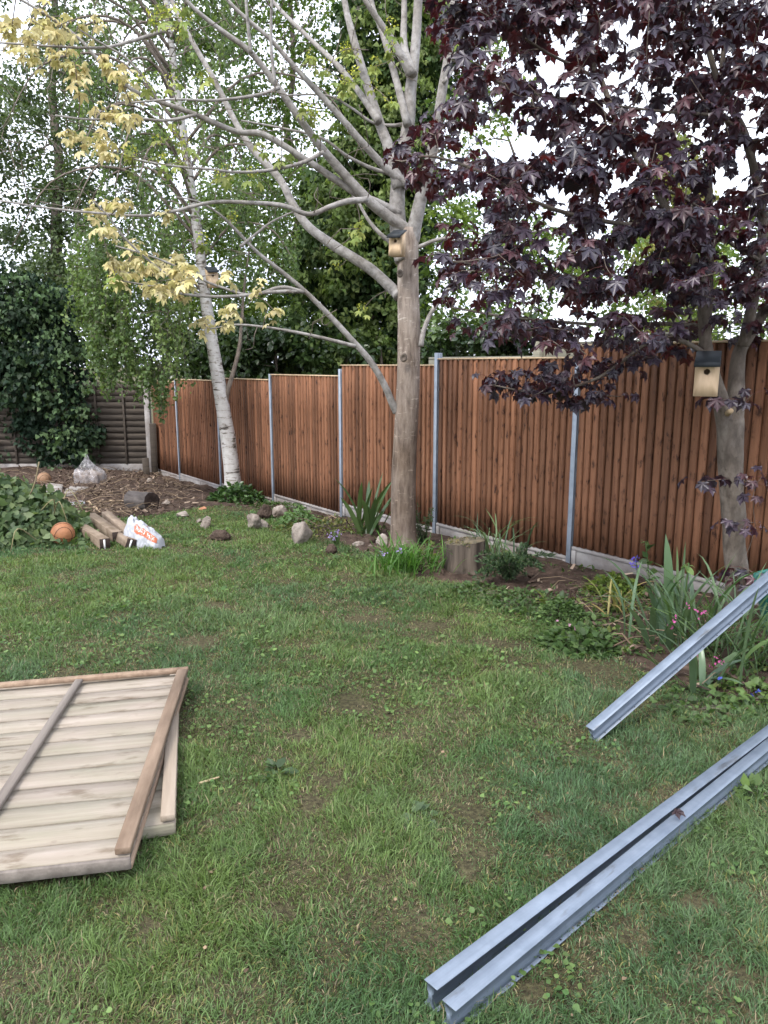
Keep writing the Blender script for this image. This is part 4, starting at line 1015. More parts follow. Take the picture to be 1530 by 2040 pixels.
# ------------------------------------------------------------------ nest boxes
def nest_box(label, c, face, w, h, dep, roll=0.0):
    """c: centre of the front face, face: direction the hole looks at"""
    t = thing("nest_box", label, "bird box", c, group="wooden nest boxes on the tree trunks")
    fx = math.atan2(face[1], face[0]) + math.pi / 2
    t.rotation_euler = (0, roll, fx)             # local -Y looks out, the box runs back along +Y
    th = .013; hr = .0195 * w / .15; hz = h * .22
    # front plate with a real round hole
    a = np.linspace(0, 2 * np.pi, 24, endpoint=False); g = Geo()
    def sq(ang_):
        cx, cz = math.cos(ang_), math.sin(ang_); s_ = 1 / max(abs(cx) / (w / 2), abs(cz - 0) / (h / 2) if True else 1)
        return cx * s_, cz * s_
    a = np.sort(np.concatenate([a, [math.atan2(h / 2, w / 2), math.pi - math.atan2(h / 2, w / 2), math.pi + math.atan2(h / 2, w / 2), 2 * math.pi - math.atan2(h / 2, w / 2)]])); n = len(a)
    O = np.array([sq(q) for q in a]); I = np.stack([np.cos(a) * hr, np.sin(a) * hr + hz], -1)
    V = np.vstack([np.stack([Q[:, 0], np.full(n, y), Q[:, 1]], -1) for Q, y in ((O, 0), (I, 0), (I, th), (O, th))])
    j = np.arange(n); k = (j + 1) % n
    F = np.vstack([np.stack([b_ * n + j, a_ * n + j, a_ * n + k, b_ * n + k], -1) for a_, b_ in ((0, 1), (1, 2), (2, 3), (3, 0))])
    g.add(V, F); g.build("front_panel", MAT['boxwood'], t, local=True)
    for s_ in (-1, 1):
        x0, x1 = sorted((s_ * w / 2, s_ * (w / 2 - th))); g = Geo()
        V, F = box_vf((x0, th + .0005, -h / 2), (x1, dep, h / 2)); V[[6, 7], 2] += dep * .45; g.add(V, F); g.build("side_panel", MAT['boxwood'], t, local=True)
    g = Geo(); g.add(*box_vf((-w / 2 + th + .0005, th + .0005, -h / 2), (w / 2 - th - .0005, dep - .014, -h / 2 + th))); g.build("floor_panel", MAT['boxwood'], t, local=True)
    g = Geo(); g.add(*box_vf((-w / 2 + th + .0005, dep - .013, -h / 2), (w / 2 - th - .0005, dep - .0005, h / 2 + dep * .42))); g.build("back_panel", MAT['boxwood'], t, local=True)
    g = Geo(); V, F = bevel_box((-w / 2 - .004, -.035, h / 2 + .002), (w / 2 + .004, dep, h / 2 + .016), .003)
    V[:, 2] += (V[:, 1] + .0) * .45 + .0; g.add(V, F)
    V, F = bevel_box((-w / 2 - .005, -.042, h / 2 - .028), (w / 2 + .005, -.036, h / 2 + .001), .001); g.add(V, F)
    g.build("roof", MAT['felt'], t, local=True)
    return t
c = at(1407, 756, PY - .31); nest_box("pine nest box with dark felt roof on the purple maple trunk", c, np.array([-.46, -1]), pxw(43, c[1]), pxw(64, c[1]), .125)
c = at(787, 489, TY - .30); nest_box("pine nest box high in the fork of the grey maple", c, np.array([-.45, -1]), pxw(25, c[1]), pxw(36, c[1]), .10, .05)
c = at(425, 556, BYd - .27); nest_box("small pine nest box high on the white birch trunk", c, np.array([.5, -1]), pxw(20, c[1]), pxw(30, c[1]), .11, -.08)

# ------------------------------------------------------------------ galvanised posts lying on the lawn
def beam(label, p, q, L, w=.046, dp=.069, tilt=0.0):
    p = np.asarray(p, float); q = np.asarray(q, float)
    x = unit(q - p); up = np.array([0, 0, 1.0]); y = unit(np.cross(up, x)); z = np.cross(x, y)
    y2 = y * math.cos(tilt) + z * math.sin(tilt); z2 = np.cross(x, y2)
    t = thing("steel_post", label, "steel post", p, group="loose galvanised fence posts")
    M4 = np.eye(4); M4[:3, 0] = x; M4[:3, 1] = y2; M4[:3, 2] = z2; M4[:3, 3] = p
    t.matrix_world = Matrix(M4.tolist())
    th = .003
    def part(nm, *bs):
        g = Geo()
        for a, b in bs: g.add(*bevel_box(a, b, .0009))
        g.build(nm, MAT['steel'], t, local=True)
    part("top_flange", ((0, -w / 2, dp - th), (L, w / 2, dp)))
    part("bottom_flange", ((0, -w / 2, 0), (L, w / 2, th)))
    # web: a folded channel with a step, both faces
    g = Geo(); prof = [(-.012, th + .0004), (-.012, .018), (-.007, .023), (-.007, dp * .62), (-.011, dp * .68), (-.011, dp - th - .0004), (.011, dp - th - .0004), (.011, dp * .68), (.007, dp * .62), (.007, .023), (.012, .018), (.012, th + .0004)]
    V = np.array([(xx, a, b) for xx in (0, L) for a, b in prof]); n = len(prof); j = np.arange(n); k = (j + 1) % n
    g.add(V, [np.stack([j, k, n + k, n + j], -1), j[None], n + j[::-1][None]]); g.build("web", MAT['steel'], t, local=True)
    me = None
    for s_ in (-1, 1):
        for xx in np.arange(.06, L, .10):
            if me is None:
                g = Geo(); a = np.linspace(0, 2 * np.pi, 8, endpoint=False); g.add(np.stack([np.cos(a) * .0035, np.sin(a) * .0035, a * 0], -1), np.arange(8)[None]); me = g.mesh("bolt_hole", MAT['black'])
            link("bolt_hole", me, t, (xx, s_ * w * .34, th + .0006))
    return t
def at_h(px, py, h):
    Yd = 2.0
    for _ in range(40):
        p_h = at(px, py, Yd); tz = float(base_z(Yd)) + h; a_ = (p_h[2] - CAM_Z) / Yd; Yd = (tz - CAM_Z) / a_
    return at(px, py, Yd)
A = at_h(844, 1959, .078); B = at_h(1530, 1443, .078); d_ = unit(np.array([B[0] - A[0], B[1] - A[1], 0]))
nrm2 = np.array([d_[1], -d_[0], 0])
A = A + nrm2 * .023; pA_ = np.array([A[0], A[1], float(zg(A[0], A[1])) + .008]); qA = pA_ + d_ * 2.4; qA[2] = float(zg(qA[0], qA[1])) + .014
beam("galvanised I section post on the lawn, the one farther from the corner of the pair", pA_, qA, 2.4)
beam("galvanised I section post on the lawn, the nearer of the pair with a dead leaf", pA_ + nrm2 * .074 - d_ * .012, qA + nrm2 * .0470, 2.4)
p = gp(1182, 1474); p[2] += .004
q = at(1530, 1172, 3.72)
beam("galvanised post with one end on grass and the other propped up against the fence", p, q, 2.98, .050, .069)
# fallen purple leaf on the nearer beam
c = at(1283, 1671, 2.42)
g = Geo(); scatter(g, *MAPLE, np.array([pA_ + nrm2 * .062 + d_ * 1.16 + [0, 0, .082]]), np.array([[.7, -.5, .05]]), np.array([[.1, -.2, 1.0]]), np.array([.035]), np.array([[.03, .012, .014]]))
tag(g.build("fallen_leaf", MAT['purple']), "curled dark maple leaf lying on the steel post", "leaf")

# ------------------------------------------------------------------ old fence panels lying on the lawn
def lying_panel(label, br, tr, left, width, mats, nsl, mids, thick=.045, seed=0):
    """br, tr: near and far corners of the right-hand edge; boards run to the left"""
    br = np.asarray(br, float); tr = np.asarray(tr, float); y = unit(tr - br); L = np.linalg.norm(tr - br)
    x = unit(left - y * (left @ y)); z = np.cross(x, y)
    if z[2] < 0: z = -z
    t = thing("fence_panel", label, "fence panel", br, group="old fence panels on the lawn")
    X_ = -x; M4 = np.eye(4); M4[:3, 0] = X_; M4[:3, 1] = y; M4[:3, 2] = z; M4[:3, 3] = br
    t.matrix_world = Matrix(M4.tolist())          # local x from -width to 0, y from 0 to L
    r = np.random.default_rng(seed); ph = L / nsl
    for q in range(nsl):
        n = 15; xx = np.linspace(-width, -.002, n)
        wav = .010 * (fbm(xx * 2.4 + q * 5 + seed, xx * 0 + q * 3, 4, 3) - .5) * 2; zw = .006 * (fbm(xx * 1.8 + q * 2.3, xx * 0 + q, 8, 3) - .5)
        lo = np.stack([xx, np.maximum(q * ph - .014 + wav, .002), np.full(n, .0025) + zw], -1); hi = np.stack([xx, np.minimum(np.full(n, (q + 1) * ph), L - .002), np.full(n, -.0045) + zw], -1)
        md = (lo + hi) / 2 + [0, 0, .005]
        lb = lo - [0, 0, .011]; hb = hi - [0, 0, .006]
        V = np.vstack([lo, md, hi, hb, lb]); i_ = np.arange(n - 1); m5 = 5
        F = np.vstack([np.stack([a * n + i_, a * n + i_ + 1, ((a + 1) % m5) * n + i_ + 1, ((a + 1) % m5) * n + i_], -1) for a in range(m5)])
        g = Geo(); g.add(V, F); g.build("slat", mats[0], t, local=True)
    def bat(a, b, m, nm):
        g = Geo(); V, F = bevel_box(a, b, .003); g.add(V, F); g.build(nm, m, t, local=True)
    bat((-.046, -.004, .0115), (0.004, L - .032, .036), mats[1], "side_batten")
    bat((-.040, -.004, -.044), (0.002, L, -.0235), mats[1], "side_batten")
    bat((-width, L - .030, .0115), (.006, L + .006, .034), mats[1], "top_batten")
    bat((-width, -.020, -.034), (.002, -.0045, .006), mats[3], "bottom_board")
    for m_x in mids: bat((m_x - .019, 0, .0118), (m_x + .019, L - .032, .030), mats[2], "middle_batten")
    return t
u_ = np.array([-1, -.135, -.035])
pm_ = [MAT['pale_slat'], MAT['pale_batten'], MAT['grey_batten'], MAT['grey_batten']]
lying_panel("weathered pale fence panel lying on top with mid batten on the lawn", (-.812, 2.155, .055), (-1.017, 3.67, .034), u_, 1.83, pm_, 12, [-.53, -1.16], seed=2)
pm2 = [MAT['pale_slat'], nmat("pale_batten_light", [(.3, (.25, .20, .15)), (.7, (.36, .295, .23))], (20, 1.4, 20), 1.0, rough=.8, bump=.3), MAT['grey_batten'], MAT['pale_slat']]
br2 = at(349, 1662, 2.40); tr2 = at(357, 1339, 3.82)
br2[2] = zg(br2[0], br2[1]) + .045; tr2[2] = zg(tr2[0], tr2[1]) + .03
lying_panel("fence panel underneath, only its edge showing below the top panel", br2, tr2, np.array([-1, -.25, -.012]), 1.83, pm2, 11, [-.6], seed=5)
PANEL_QUADS = []
for nm in ("fence_panel", "fence_panel.001"):
    o = bpy.data.objects[nm]; mw = np.array(o.matrix_basis); Ls = 1.6 if nm == "fence_panel" else float(np.linalg.norm(tr2 - br2))
    PANEL_QUADS.append(np.array([(mw @ np.array([a, b, 0, 1]))[:2] for a, b in ((0.0, 0.01), (0.0, Ls - .02), (-1.8, Ls - .02), (-1.8, 0.01))]))

# ------------------------------------------------------------------ stump and log
def rings(n, m, fn):
    V = []
    for q in range(n):
        for k in range(m): V.append(fn(q / (n - 1), 2 * math.pi * k / m))
    i_ = np.arange(n - 1)[:, None] * m; j = np.arange(m)[None]; k = (j + 1) % m
    return np.array(V), np.stack([i_ + j, i_ + k, i_ + m + k, i_ + m + j], -1).reshape(-1, 4)
s0 = gp(925, 1138); SW = pxw(82, s0[1]) / 2
st_t = thing("tree_stump", "old grey split tree stump with mossy top beside the fence", "stump", s0)
def stf(u, a):
    gr = .045 * (1 - abs(math.sin(a * 4.5 + 1 + .4 * math.sin(a * 2))) ** .4) * 2 + .012 * math.sin(a * 23)
    r = SW * (1.0 + .30 * (1 - u) ** 5 * (1 + .6 * math.sin(a * 5)) - gr * 1.6)
    return (r * math.cos(a), r * math.sin(a), -.06 + u * (.33 + .02 * math.sin(a + 2)))
V, F = rings(12, 56, stf); g = Geo(); g.add(V, F); g.build("bark", MAT['stump'], st_t, smooth=False, local=True)
def stt(u, a):
    r0 = stf(1, a); q = 1 - u * .98
    return (r0[0] * q, r0[1] * q, r0[2] + .012 * math.sin(u * 9 + a * 3) * min(1, u * 4) - .002)
V, F = rings(7, 56, stt); V[:, 2] += .012 * (vnoise(V[:, 0] * 30, V[:, 1] * 30, 3) - .3); g = Geo(); g.add(V, F); g.build("cut_top", MAT['moss'], st_t, smooth=True, local=True)
g = Geo(); n = 170; a = rng.uniform(0, 6.28, n); r = SW * np.sqrt(rng.random(n)) * .9
scatter(g, *LEAF2, np.stack([r * np.cos(a), r * np.sin(a) - .02, np.full(n, .272)], -1), rnd_dir(n, .8), rnd_dir(n), rng.uniform(.010, .022, n), tints(n, [(.06, .08, .025), (.12, .12, .04), (.28, .20, .12)]))
o = g.build("moss", MAT['leaf'], st_t, local=True); o["kind"] = "stuff"
l0 = gp(283, 1018)
lg = thing("cut_log", "short dark log lying on its side at the edge of the debris", "log", l0, math.radians(-28))
LL, LR = .36, .135
def lgf(u, a): r = LR * (1 + .05 * math.sin(a * 3 + 1) + .03 * math.sin(a * 11)); return ((u - .5) * LL, r * math.cos(a), LR * .95 + r * math.sin(a))
V, F = rings(10, 36, lgf); V[:, 1:] += .012 * (np.stack([vnoise(V[:, 0] * 20, V[:, 1] * 20, 1), vnoise(V[:, 0] * 20 + 5, V[:, 2] * 20, 2)], -1) - .5); g = Geo(); g.add(V, F); g.build("bark", MAT['charred'], lg, local=True)
for s_ in (-.5, .5):
    def lgc(u, a): q = lgf(s_ + .5, a); return (q[0] + s_ * .012 * math.sin(u * 7), q[1] * (1 - u * .99), LR * .95 + (q[2] - LR * .95) * (1 - u * .99))
    V, F = rings(6, 36, lgc); g = Geo(); g.add(V, F); g.build("cut_end", MAT['dark_end'], lg, local=True)

# ------------------------------------------------------------------ rocks, clods, slabs
def rock(name, label, cat, px, py, wpx, hpx, mat, seed, dep=.8, rz=0.0, sharp=.92, group=None, sink=.12):
    p = gp(px, py); W = pxw(wpx, p[1]); H = pxw(hpx, p[1]) * 1.06; r = np.random.default_rng(seed)
    n = 16; V = []; F = []
    for ax in range(3):
        for s_ in (-1, 1):
            a = np.linspace(-1, 1, n); U, T = np.meshgrid(a, a); q = np.zeros((n * n, 3)); q[:, ax] = s_; q[:, (ax + 1) % 3] = U.ravel() * s_; q[:, (ax + 2) % 3] = T.ravel()
            b_ = len(V) * n * n; V.append(q); i_ = np.arange(n - 1)[:, None] * n; j = np.arange(n - 1)[None]
            F.append(np.stack([i_ + j, i_ + j + 1, i_ + n + j + 1, i_ + n + j], -1).reshape(-1, 4) + b_)
    D = unit(np.vstack(V)); R_ = np.full(len(D), 1.0)
    for _q in range(13):                                # cut facets
        nn = unit(r.normal(0, 1, 3)); dd = r.uniform(.42, .80); c_ = D @ nn
        R_ = np.minimum(R_, np.where(c_ > .05, dd / np.maximum(c_, .05), 9))
    R_ = R_ * sharp + (1 - sharp) * .8
    R_ = R_ * (1 + .22 * (fbm3(D * 3.6 + seed, seed, 5) - .5) * 2)
    Q = D * R_[:, None]; Q = (Q - Q.min(0)) / (Q.max(0) - Q.min(0)) - [.5, .5, sink]
    Q[:, :2] *= (1.12 - .42 * np.clip(Q[:, 2:3] + sink, 0, 1))
    Q = Q * np.array([W, W * dep, H / (1 - sink)])
    g = Geo(); g.add(Q, F); o = g.build(name, mat, smooth=False)
    o.location = (p[0], p[1] + W * dep * .3, p[2]); o.rotation_euler = (0, 0, rz)
    me = o.data
    return tag(o, label, cat, group)
GR = "garden rocks on the lawn edge"
rock("rock", "largest pale limestone rock standing alone on the lawn edge", "rock", 601, 1086, 50, 42, MAT['rock'], 4, .8, .3, group=GR)
rock("rock", "long sloping pale rock at the front of the rock cluster", "rock", 505, 1057, 38, 30, MAT['rock'], 8, .7, -.4, group=GR)
rock("rock", "small pale rock wedged in front of the dark rock in the cluster", "rock", 523, 1053, 24, 17, MAT['rock'], 15, .8, .2, group=GR)
rock("rock", "dark soil covered rock in the middle of the cluster", "rock", 526, 1036, 34, 28, MAT['clod'], 21, .8, .1, group=GR)
rock("rock", "rounded rock with pale top at the back of the cluster", "rock", 556, 1035, 34, 26, MAT['rock'], 27, .8, .5, group=GR)
rock("rock", "mid sized grey rock on the grass left of the cluster", "rock", 409, 1054, 26, 24, MAT['rock'], 33, .8, .2, group=GR)
rock("rock", "tiny pale stone touching the mid sized grey rock", "rock", 396, 1043, 13, 9, MAT['rock'], 36, .8, .1, group=GR)
rock("rock", "low flat pale stone on the grass nearest the log", "rock", 362, 1033, 30, 12, MAT['rock'], 40, .7, .0, group=GR)
rock("brick_piece", "small flat orange brick piece on the grass", "brick", 403, 1017, 19, 7, MAT['brickbit'], 44, .6, .1)
rock("soil_mound", "low dark mound of dug soil on the lawn", "soil mound", 437, 1077, 46, 20, MAT['clod'], 50, .8, .2, sharp=.2)
rock("soil_clod", "round dark clod of earth on the grass left of the maple", "soil clod", 660, 1107, 26, 20, MAT['clod'], 56, .9, .2, sharp=.2)
rock("rock", "brown rounded rock at the foot of the grey maple", "rock", 735, 1087, 34, 20, MAT['clod'], 61, .8, .0, group=GR)
rock("rock", "upright brown rock touching the grey maple trunk", "rock", 760, 1091, 26, 26, MAT['rock'], 66, .8, .4, group=GR)
rock("rock", "flat pale stone below the iris leaves", "rock", 715, 1093, 30, 10, MAT['rock'], 70, .8, .1, group=GR)
rock("rock", "small white pebble between the rocks by the maple", "rock", 738, 1095, 13, 8, MAT['rock'], 75, .8, .1, group=GR)
rock("rock", "grey rock half buried in debris right of the log", "rock", 330, 1010, 22, 13, MAT['rock'], 79, .8, .1, group=GR)
rock("rock", "flat grey stone deep in the debris below the corner posts", "rock", 300, 965, 20, 12, MAT['rock'], 83, .8, .1, group=GR)
def slab(label, pxs, th, mat, name="paving_stone", cat="paving stone", tilt=0.0, group="broken paving slabs"):
    P_ = np.array([gp(*q) for q in pxs]); z0 = max(float(bed_z(q[0], q[1])) for q in P_) - .01
    c = P_.mean(0); c[2] = z0; n = len(P_); T = P_[:, :2] - c[:2]
    V = np.vstack([np.c_[T, np.full(n, -.03)], np.c_[T, np.full(n, th - .004)], np.c_[T * .97, np.full(n, th)]]); V[:, 2] += V[:, 0] * tilt
    j = np.arange(n); k = (j + 1) % n
    g = Geo(); g.add(V, [np.vstack([np.stack([a * n + j, a * n + k, (a + 1) * n + k, (a + 1) * n + j], -1) for a in (0, 1)]), 2 * n + j[None]])
    o = g.build(name, mat); o.location = c; return tag(o, label, cat, group if name == "paving_stone" else None)
slab("pale broken paving slab with pointed end behind the ivy cuttings", [(128, 988), (142, 978), (158, 984), (152, 992), (134, 994)], .03, MAT['slab'])
slab("wide grey paving slab behind the ivy cuttings", [(90, 985), (100, 974), (126, 977), (122, 990), (100, 991)], .035, MAT['slab'])
slab("narrow paving slab at the back of the debris near the clear bag", [(130, 980), (150, 976), (178, 977), (160, 983)], .03, MAT['slab'])
slab("thin grey slab behind the wide paving slab", [(85, 972), (92, 968), (110, 969), (106, 974)], .03, MAT['slab'])
slab("white plastic strip lying in the debris", [(135, 1011), (136, 1006), (170, 1005), (169, 1010)], .025, MAT['plastic_white'], "plastic_strip", "plastic strip")
def stick(label, pts, r, mat, nm="stick"):
    P_ = catmull([np.array([*gp(*q)[:2], 0]) for q in pts], 10); P_[:, 2] = np.maximum(bed_z(P_[:, 0], P_[:, 1]), zg(P_[:, 0], P_[:, 1])) + r + .012
    g = Geo(); v, f = tube(P_, np.linspace(r, r * .6, 10), 6, .15, 2, 20); g.add(v, f); return tag(g.build(nm, mat), label, "stick")
stick("long pale stick lying in the debris left of the log", [(197, 1004), (220, 1003), (247, 1006)], .014, MAT['cap'])
stick("bent pale stick behind the timber posts", [(178, 1008), (190, 1018), (200, 1028)], .016, MAT['cap'])
stick("pale wood splinter on the grass by the lying panels", [(397, 1573), (415, 1567), (437, 1559)], .006, MAT['cap'], "wood_splinter")

# ------------------------------------------------------------------ balls
def ball(label, px, py, dpx, mat, seams=True):
    p = gp(px, py); r = pxw(dpx, p[1]) / 2
    t = thing("basketball", label, "ball", (p[0], p[1] + r * .5, p[2] + r * .94)); t.rotation_euler = (.3, .25, .5)
    V, F = rings(24, 36, lambda u, a: (r * math.sin(math.pi * (u * .998 + .001)) * math.cos(a), r * math.sin(math.pi * (u * .998 + .001)) * math.sin(a), r * math.cos(math.pi * (u * .998 + .001))))
    g = Geo(); g.add(V, F); g.build("rubber_skin", mat, t, smooth=True, local=True)
    if seams:
        a = np.linspace(0, 2 * np.pi, 49); R1 = r * 1.001
        cs = [np.stack([np.cos(a), np.sin(a), a * 0], -1), np.stack([np.cos(a), a * 0, np.sin(a)], -1)]
        for s_ in (-1, 1): cs.append(unit(np.stack([np.cos(a) * .8, s_ * (.62 + .18 * np.cos(2 * a)), np.sin(a) * .8], -1)))
        for c_ in cs:
            v, f = tube(c_ * R1, np.full(49, r * .022), 5); g = Geo(); g.add(v, f[0]); g.build("seam", MAT['black'], t, local=True)
ball("orange basketball resting on the grass beside the ivy cuttings", 122, 1088, 46, MAT['ball'])
ball("faded brown ball behind the heap of ivy cuttings", 86, 968, 27, MAT['ball_old'])

# ------------------------------------------------------------------ timber posts
def timber(label, pa, pb_, w, label_end=True, roll=0.0, lift=0.0, h=None):
    """pa: near end on the ground, pb_: far end"""
    a = gp(*pa); b = gp(*pb_); d = b - a; d[2] = zg(b[0], b[1]) - zg(a[0], a[1]); L = np.linalg.norm(d); x = unit(d); y = unit(np.cross([0, 0, 1.0], x)); z = np.cross(x, y)
    t = thing("timber_post", label, "timber", a, group="sawn timber posts beside the white bag")
    y2 = y * math.cos(roll) + z * math.sin(roll); z2 = np.cross(x, y2); M4 = np.eye(4); M4[:3, 0] = y2; M4[:3, 1] = x; M4[:3, 2] = z2; M4[:3, 3] = a + np.array([0, 0, lift + w * .5]); t.matrix_world = Matrix(M4.tolist())
    h = h or w; g = Geo(); g.add(*bevel_box((-w / 2, 0.004, -h / 2), (w / 2, L, h / 2), .006)); g.build("shaft", MAT['timber'], t, local=True)
    g = Geo(); g.add(*bevel_box((-w / 2 + .004, 0, -h / 2 + .004), (w / 2 - .004, .0038, h / 2 - .004), .001)); g.build("end_grain", MAT['dark_end'], t, local=True)
    if label_end:
        g = Geo(); g.add(*box_vf((-.004, -.003, -h / 2 - .008), (.013, -.0006, h / 2 - .012))); g.build("paper_tag", MAT['print_white'], t, local=True)
timber("foremost brown timber post with paper tag on its dark end", (210, 1095), (148, 1052), .105)
timber("middle brown timber post with plain dark end", (235, 1084), (182, 1042), .105, False, lift=.02)
timber("reddish timber post farthest back, half behind the white bag", (258, 1080), (212, 1040), .095, False, lift=.03)
timber("short timber offcut tilted against the white bag", (262, 1096), (243, 1083), .10, True, .35, .01)

# ------------------------------------------------------------------ white printed sack
bg = gp(286, 1090); BW = pxw(88, bg[1]); BH = pxw(58, bg[1])
sk_t = thing("cement_sack", "crumpled white plastic sack with orange printed band on the lawn", "sack", bg, math.radians(-14))
def sack(u, v):
    """u 0..1 left to right, v 0..1 round from the front bottom over the top to the back bottom"""
    u = np.asarray(u, float); v = np.asarray(v, float)
    prof = np.interp(u, [0, .06, .18, .32, .6, .85, .96, 1.0], [.22, .66, .98, 1.0, .76, .50, .34, .06])
    th = math.pi * v; X_ = (u - .5) * BW
    hgt = BH * prof * np.sin(th) ** .85; dep = -np.cos(th) * BW * .26 * np.interp(u, [0, .1, .5, .9, 1], [.25, .6, 1, .85, .3])
    cr_ = .5 * (fbm(u * 7 + v * 3, v * 6 - u * 2, 17, 4) - .5) + .25 * np.abs(fbm(u * 9 - v * 4, v * 3 + u * 6, 23, 3) - .5)
    sc_ = 1 + .34 * cr_ + .10 * (np.abs(fbm(u * 5 + v * 2, v * 4, 91, 2) - .5) - .12) - .16 * (np.abs(fbm(u * 11 + v * 5 + 3, v * 8 - u * 7, 37, 2) - .5)) + .10 * (.5 - np.abs(fbm(u * 6 - v * 9, v * 5 + u * 8 + 2, 41, 2) - .5) * 4).clip(0, 1)
    return np.stack([X_ + .05 * BW * cr_ + .04 * BW * np.sin(th) * (.5 - u), dep * sc_, hgt * sc_], -1)
nu, nv = 84, 60; U, Vv = np.meshgrid(np.linspace(0, 1, nu), np.linspace(0, 1, nv)); S_ = sack(U, Vv).reshape(-1, 3)
i_ = np.arange(nv - 1)[:, None] * nu; j = np.arange(nu - 1)[None]
g = Geo(); g.add(S_, np.stack([i_ + j, i_ + j + 1, i_ + nu + j + 1, i_ + nu + j], -1).reshape(-1, 4)); g.build("plastic_skin", MAT['plastic_white'], sk_t, smooth=True, local=True)
def on_sack(xy, off):
    xy = np.asarray(xy, float); e = 1e-3
    u = xy[:, 0]; v = xy[:, 1]; p = sack(u, v); du = sack(u + e, v) - p; dv = sack(u, v + e) - p
    n = unit(np.cross(du, dv)); n = np.where(n[:, 1:2] > 0.3, -n, n)
    return p + n * off
U0, U1, V0, V1 = .40, .93, .17, .33
def band_uv(s_, t_): return np.stack([U0 + (U1 - U0) * s_, V0 + (V1 - V0) * t_ + .03 * (1 - s_)], -1)
ss, tt = np.meshgrid(np.linspace(0, 1, 26), np.linspace(0, 1, 6)); i_ = np.arange(5)[:, None] * 26; j = np.arange(25)[None]
g = Geo(); g.add(on_sack(band_uv(ss.ravel(), tt.ravel()), .003), np.stack([i_ + j, i_ + j + 1, i_ + 26 + j + 1, i_ + 26 + j], -1).reshape(-1, 4)); g.build("printed_band", MAT['print'], sk_t, smooth=True, local=True)
def text_mesh(body):
    cu = bpy.data.curves.new("lettering", 'FONT'); cu.body = body; cu.resolution_u = 2
    ob = bpy.data.objects.new("lettering", cu); COL.objects.link(ob)
    dg = bpy.context.evaluated_depsgraph_get(); me = bpy.data.meshes.new_from_object(ob.evaluated_get(dg))
    co = np.zeros(len(me.vertices) * 3); me.vertices.foreach_get("co", co); co = co.reshape(-1, 3); fs = [list(p_.vertices) for p_ in me.polygons]
    bpy.data.objects.remove(ob); bpy.data.curves.remove(cu); bpy.data.meshes.remove(me)
    return co, fs
co, fs = text_mesh("POST MIX")
lo = co.min(0); hi = co.max(0); sx = .08 + .84 * (co[:, 0] - lo[0]) / (hi[0] - lo[0]); sy = .22 + .56 * (co[:, 1] - lo[1]) / (hi[1] - lo[1])
me = bpy.data.meshes.new("lettering"); me.from_pydata(on_sack(band_uv(sx, sy), .0055).tolist(), [], fs); me.materials.append(MAT['print_white']); link("lettering", me, sk_t)
dm = np.array([(.5, 0), (1, .5), (.5, 1), (0, .5)]); dm = np.stack([.60 + .055 * dm[:, 0], .44 + .075 * dm[:, 1]], -1)
g = Geo(); g.add(on_sack(dm, .004), np.array([[0, 1, 2, 3]])); g.build("diamond_mark", MAT['print'], sk_t, local=True)

# ------------------------------------------------------------------ clear polythene bag
cb = gp(180, 966); CW = pxw(60, cb[1]); CH = pxw(57, cb[1])
ct = thing("polythene_bag", "clear polythene bag of rubble standing among the debris", "plastic bag", cb)
def cbag(u, a):
    pk = np.interp(u, [0, .1, .35, .5, .62, .8, 1], [.80, 1, .98, .86, .50, .22, .05])
    w = 1 + .22 * math.sin(a * 3 + u * 4) * u + .10 * math.sin(a * 8 + 2)
    h = CH * (u + .10 * math.sin(a * 2 + .8) * (u > .2) * u)
    return (CW * .5 * pk * w * math.cos(a) - .03 * u, CW * .36 * pk * w * math.sin(a), h)
V, F = rings(26, 44, cbag); V += .018 * (np.stack([fbm3(V * 11, q, 3) for q in range(3)], -1) - .5) * 2; g = Geo(); g.add(V, F); g.build("plastic_skin", MAT['polythene'], ct, smooth=True, local=True)
def crub(u, a): q = cbag(min(u * .46, .46), a); k = .93 * (1 if u < .9 else max(0.02, (1 - u) * 10)); return (q[0] * k, q[1] * k, q[2])
V, F = rings(16, 40, crub); V += .03 * (np.stack([fbm3(V * 9 + 4, q, 3) for q in range(3)], -1) - .5); g = Geo(); g.add(V, F); g.build("rubble", MAT['contents'], ct, local=True)

# ------------------------------------------------------------------ green tub at the right edge
tb = np.array([2.72, 4.55, 0]); tb[2] = zg(tb[0], tb[1]); tbt = thing("garden_tub", "dark green plastic tub cut off by the photo edge beside the fence", "tub", tb)
def tubf(u, a): return tuple(np.array([math.cos(a), math.sin(a), 0]) * np.interp(u, [0, .04, .5, .54, 1], [.0, .27, .36, .34, .0]) + np.array([0, 0, np.interp(u, [0, .04, .5, .54, 1], [0, 0, .36, .36, .02])]))
V, F = rings(30, 40, tubf); g = Geo(); g.add(V, F); g.build("wall", MAT['tub'], tbt, smooth=True, local=True)
a = np.linspace(0, 2 * np.pi, 41); v, f = tube(np.stack([np.cos(a) * .36, np.sin(a) * .36, np.full(41, .36)], -1), np.full(41, .016), 8); g = Geo(); g.add(v, f[0]); g.build("rim", MAT['tub'], tbt, smooth=True, local=True)
for s_ in (0, math.pi):
    a = np.linspace(-.5, .5, 9) + s_ + .6; v, f = tube(np.stack([np.cos(a) * .37, np.sin(a) * .37, .37 + .07 * np.cos((a - s_ - .6) * math.pi)], -1), np.full(9, .011), 6); g = Geo(); g.add(v, f); g.build("handle", MAT['tub'], tbt, smooth=True, local=True)

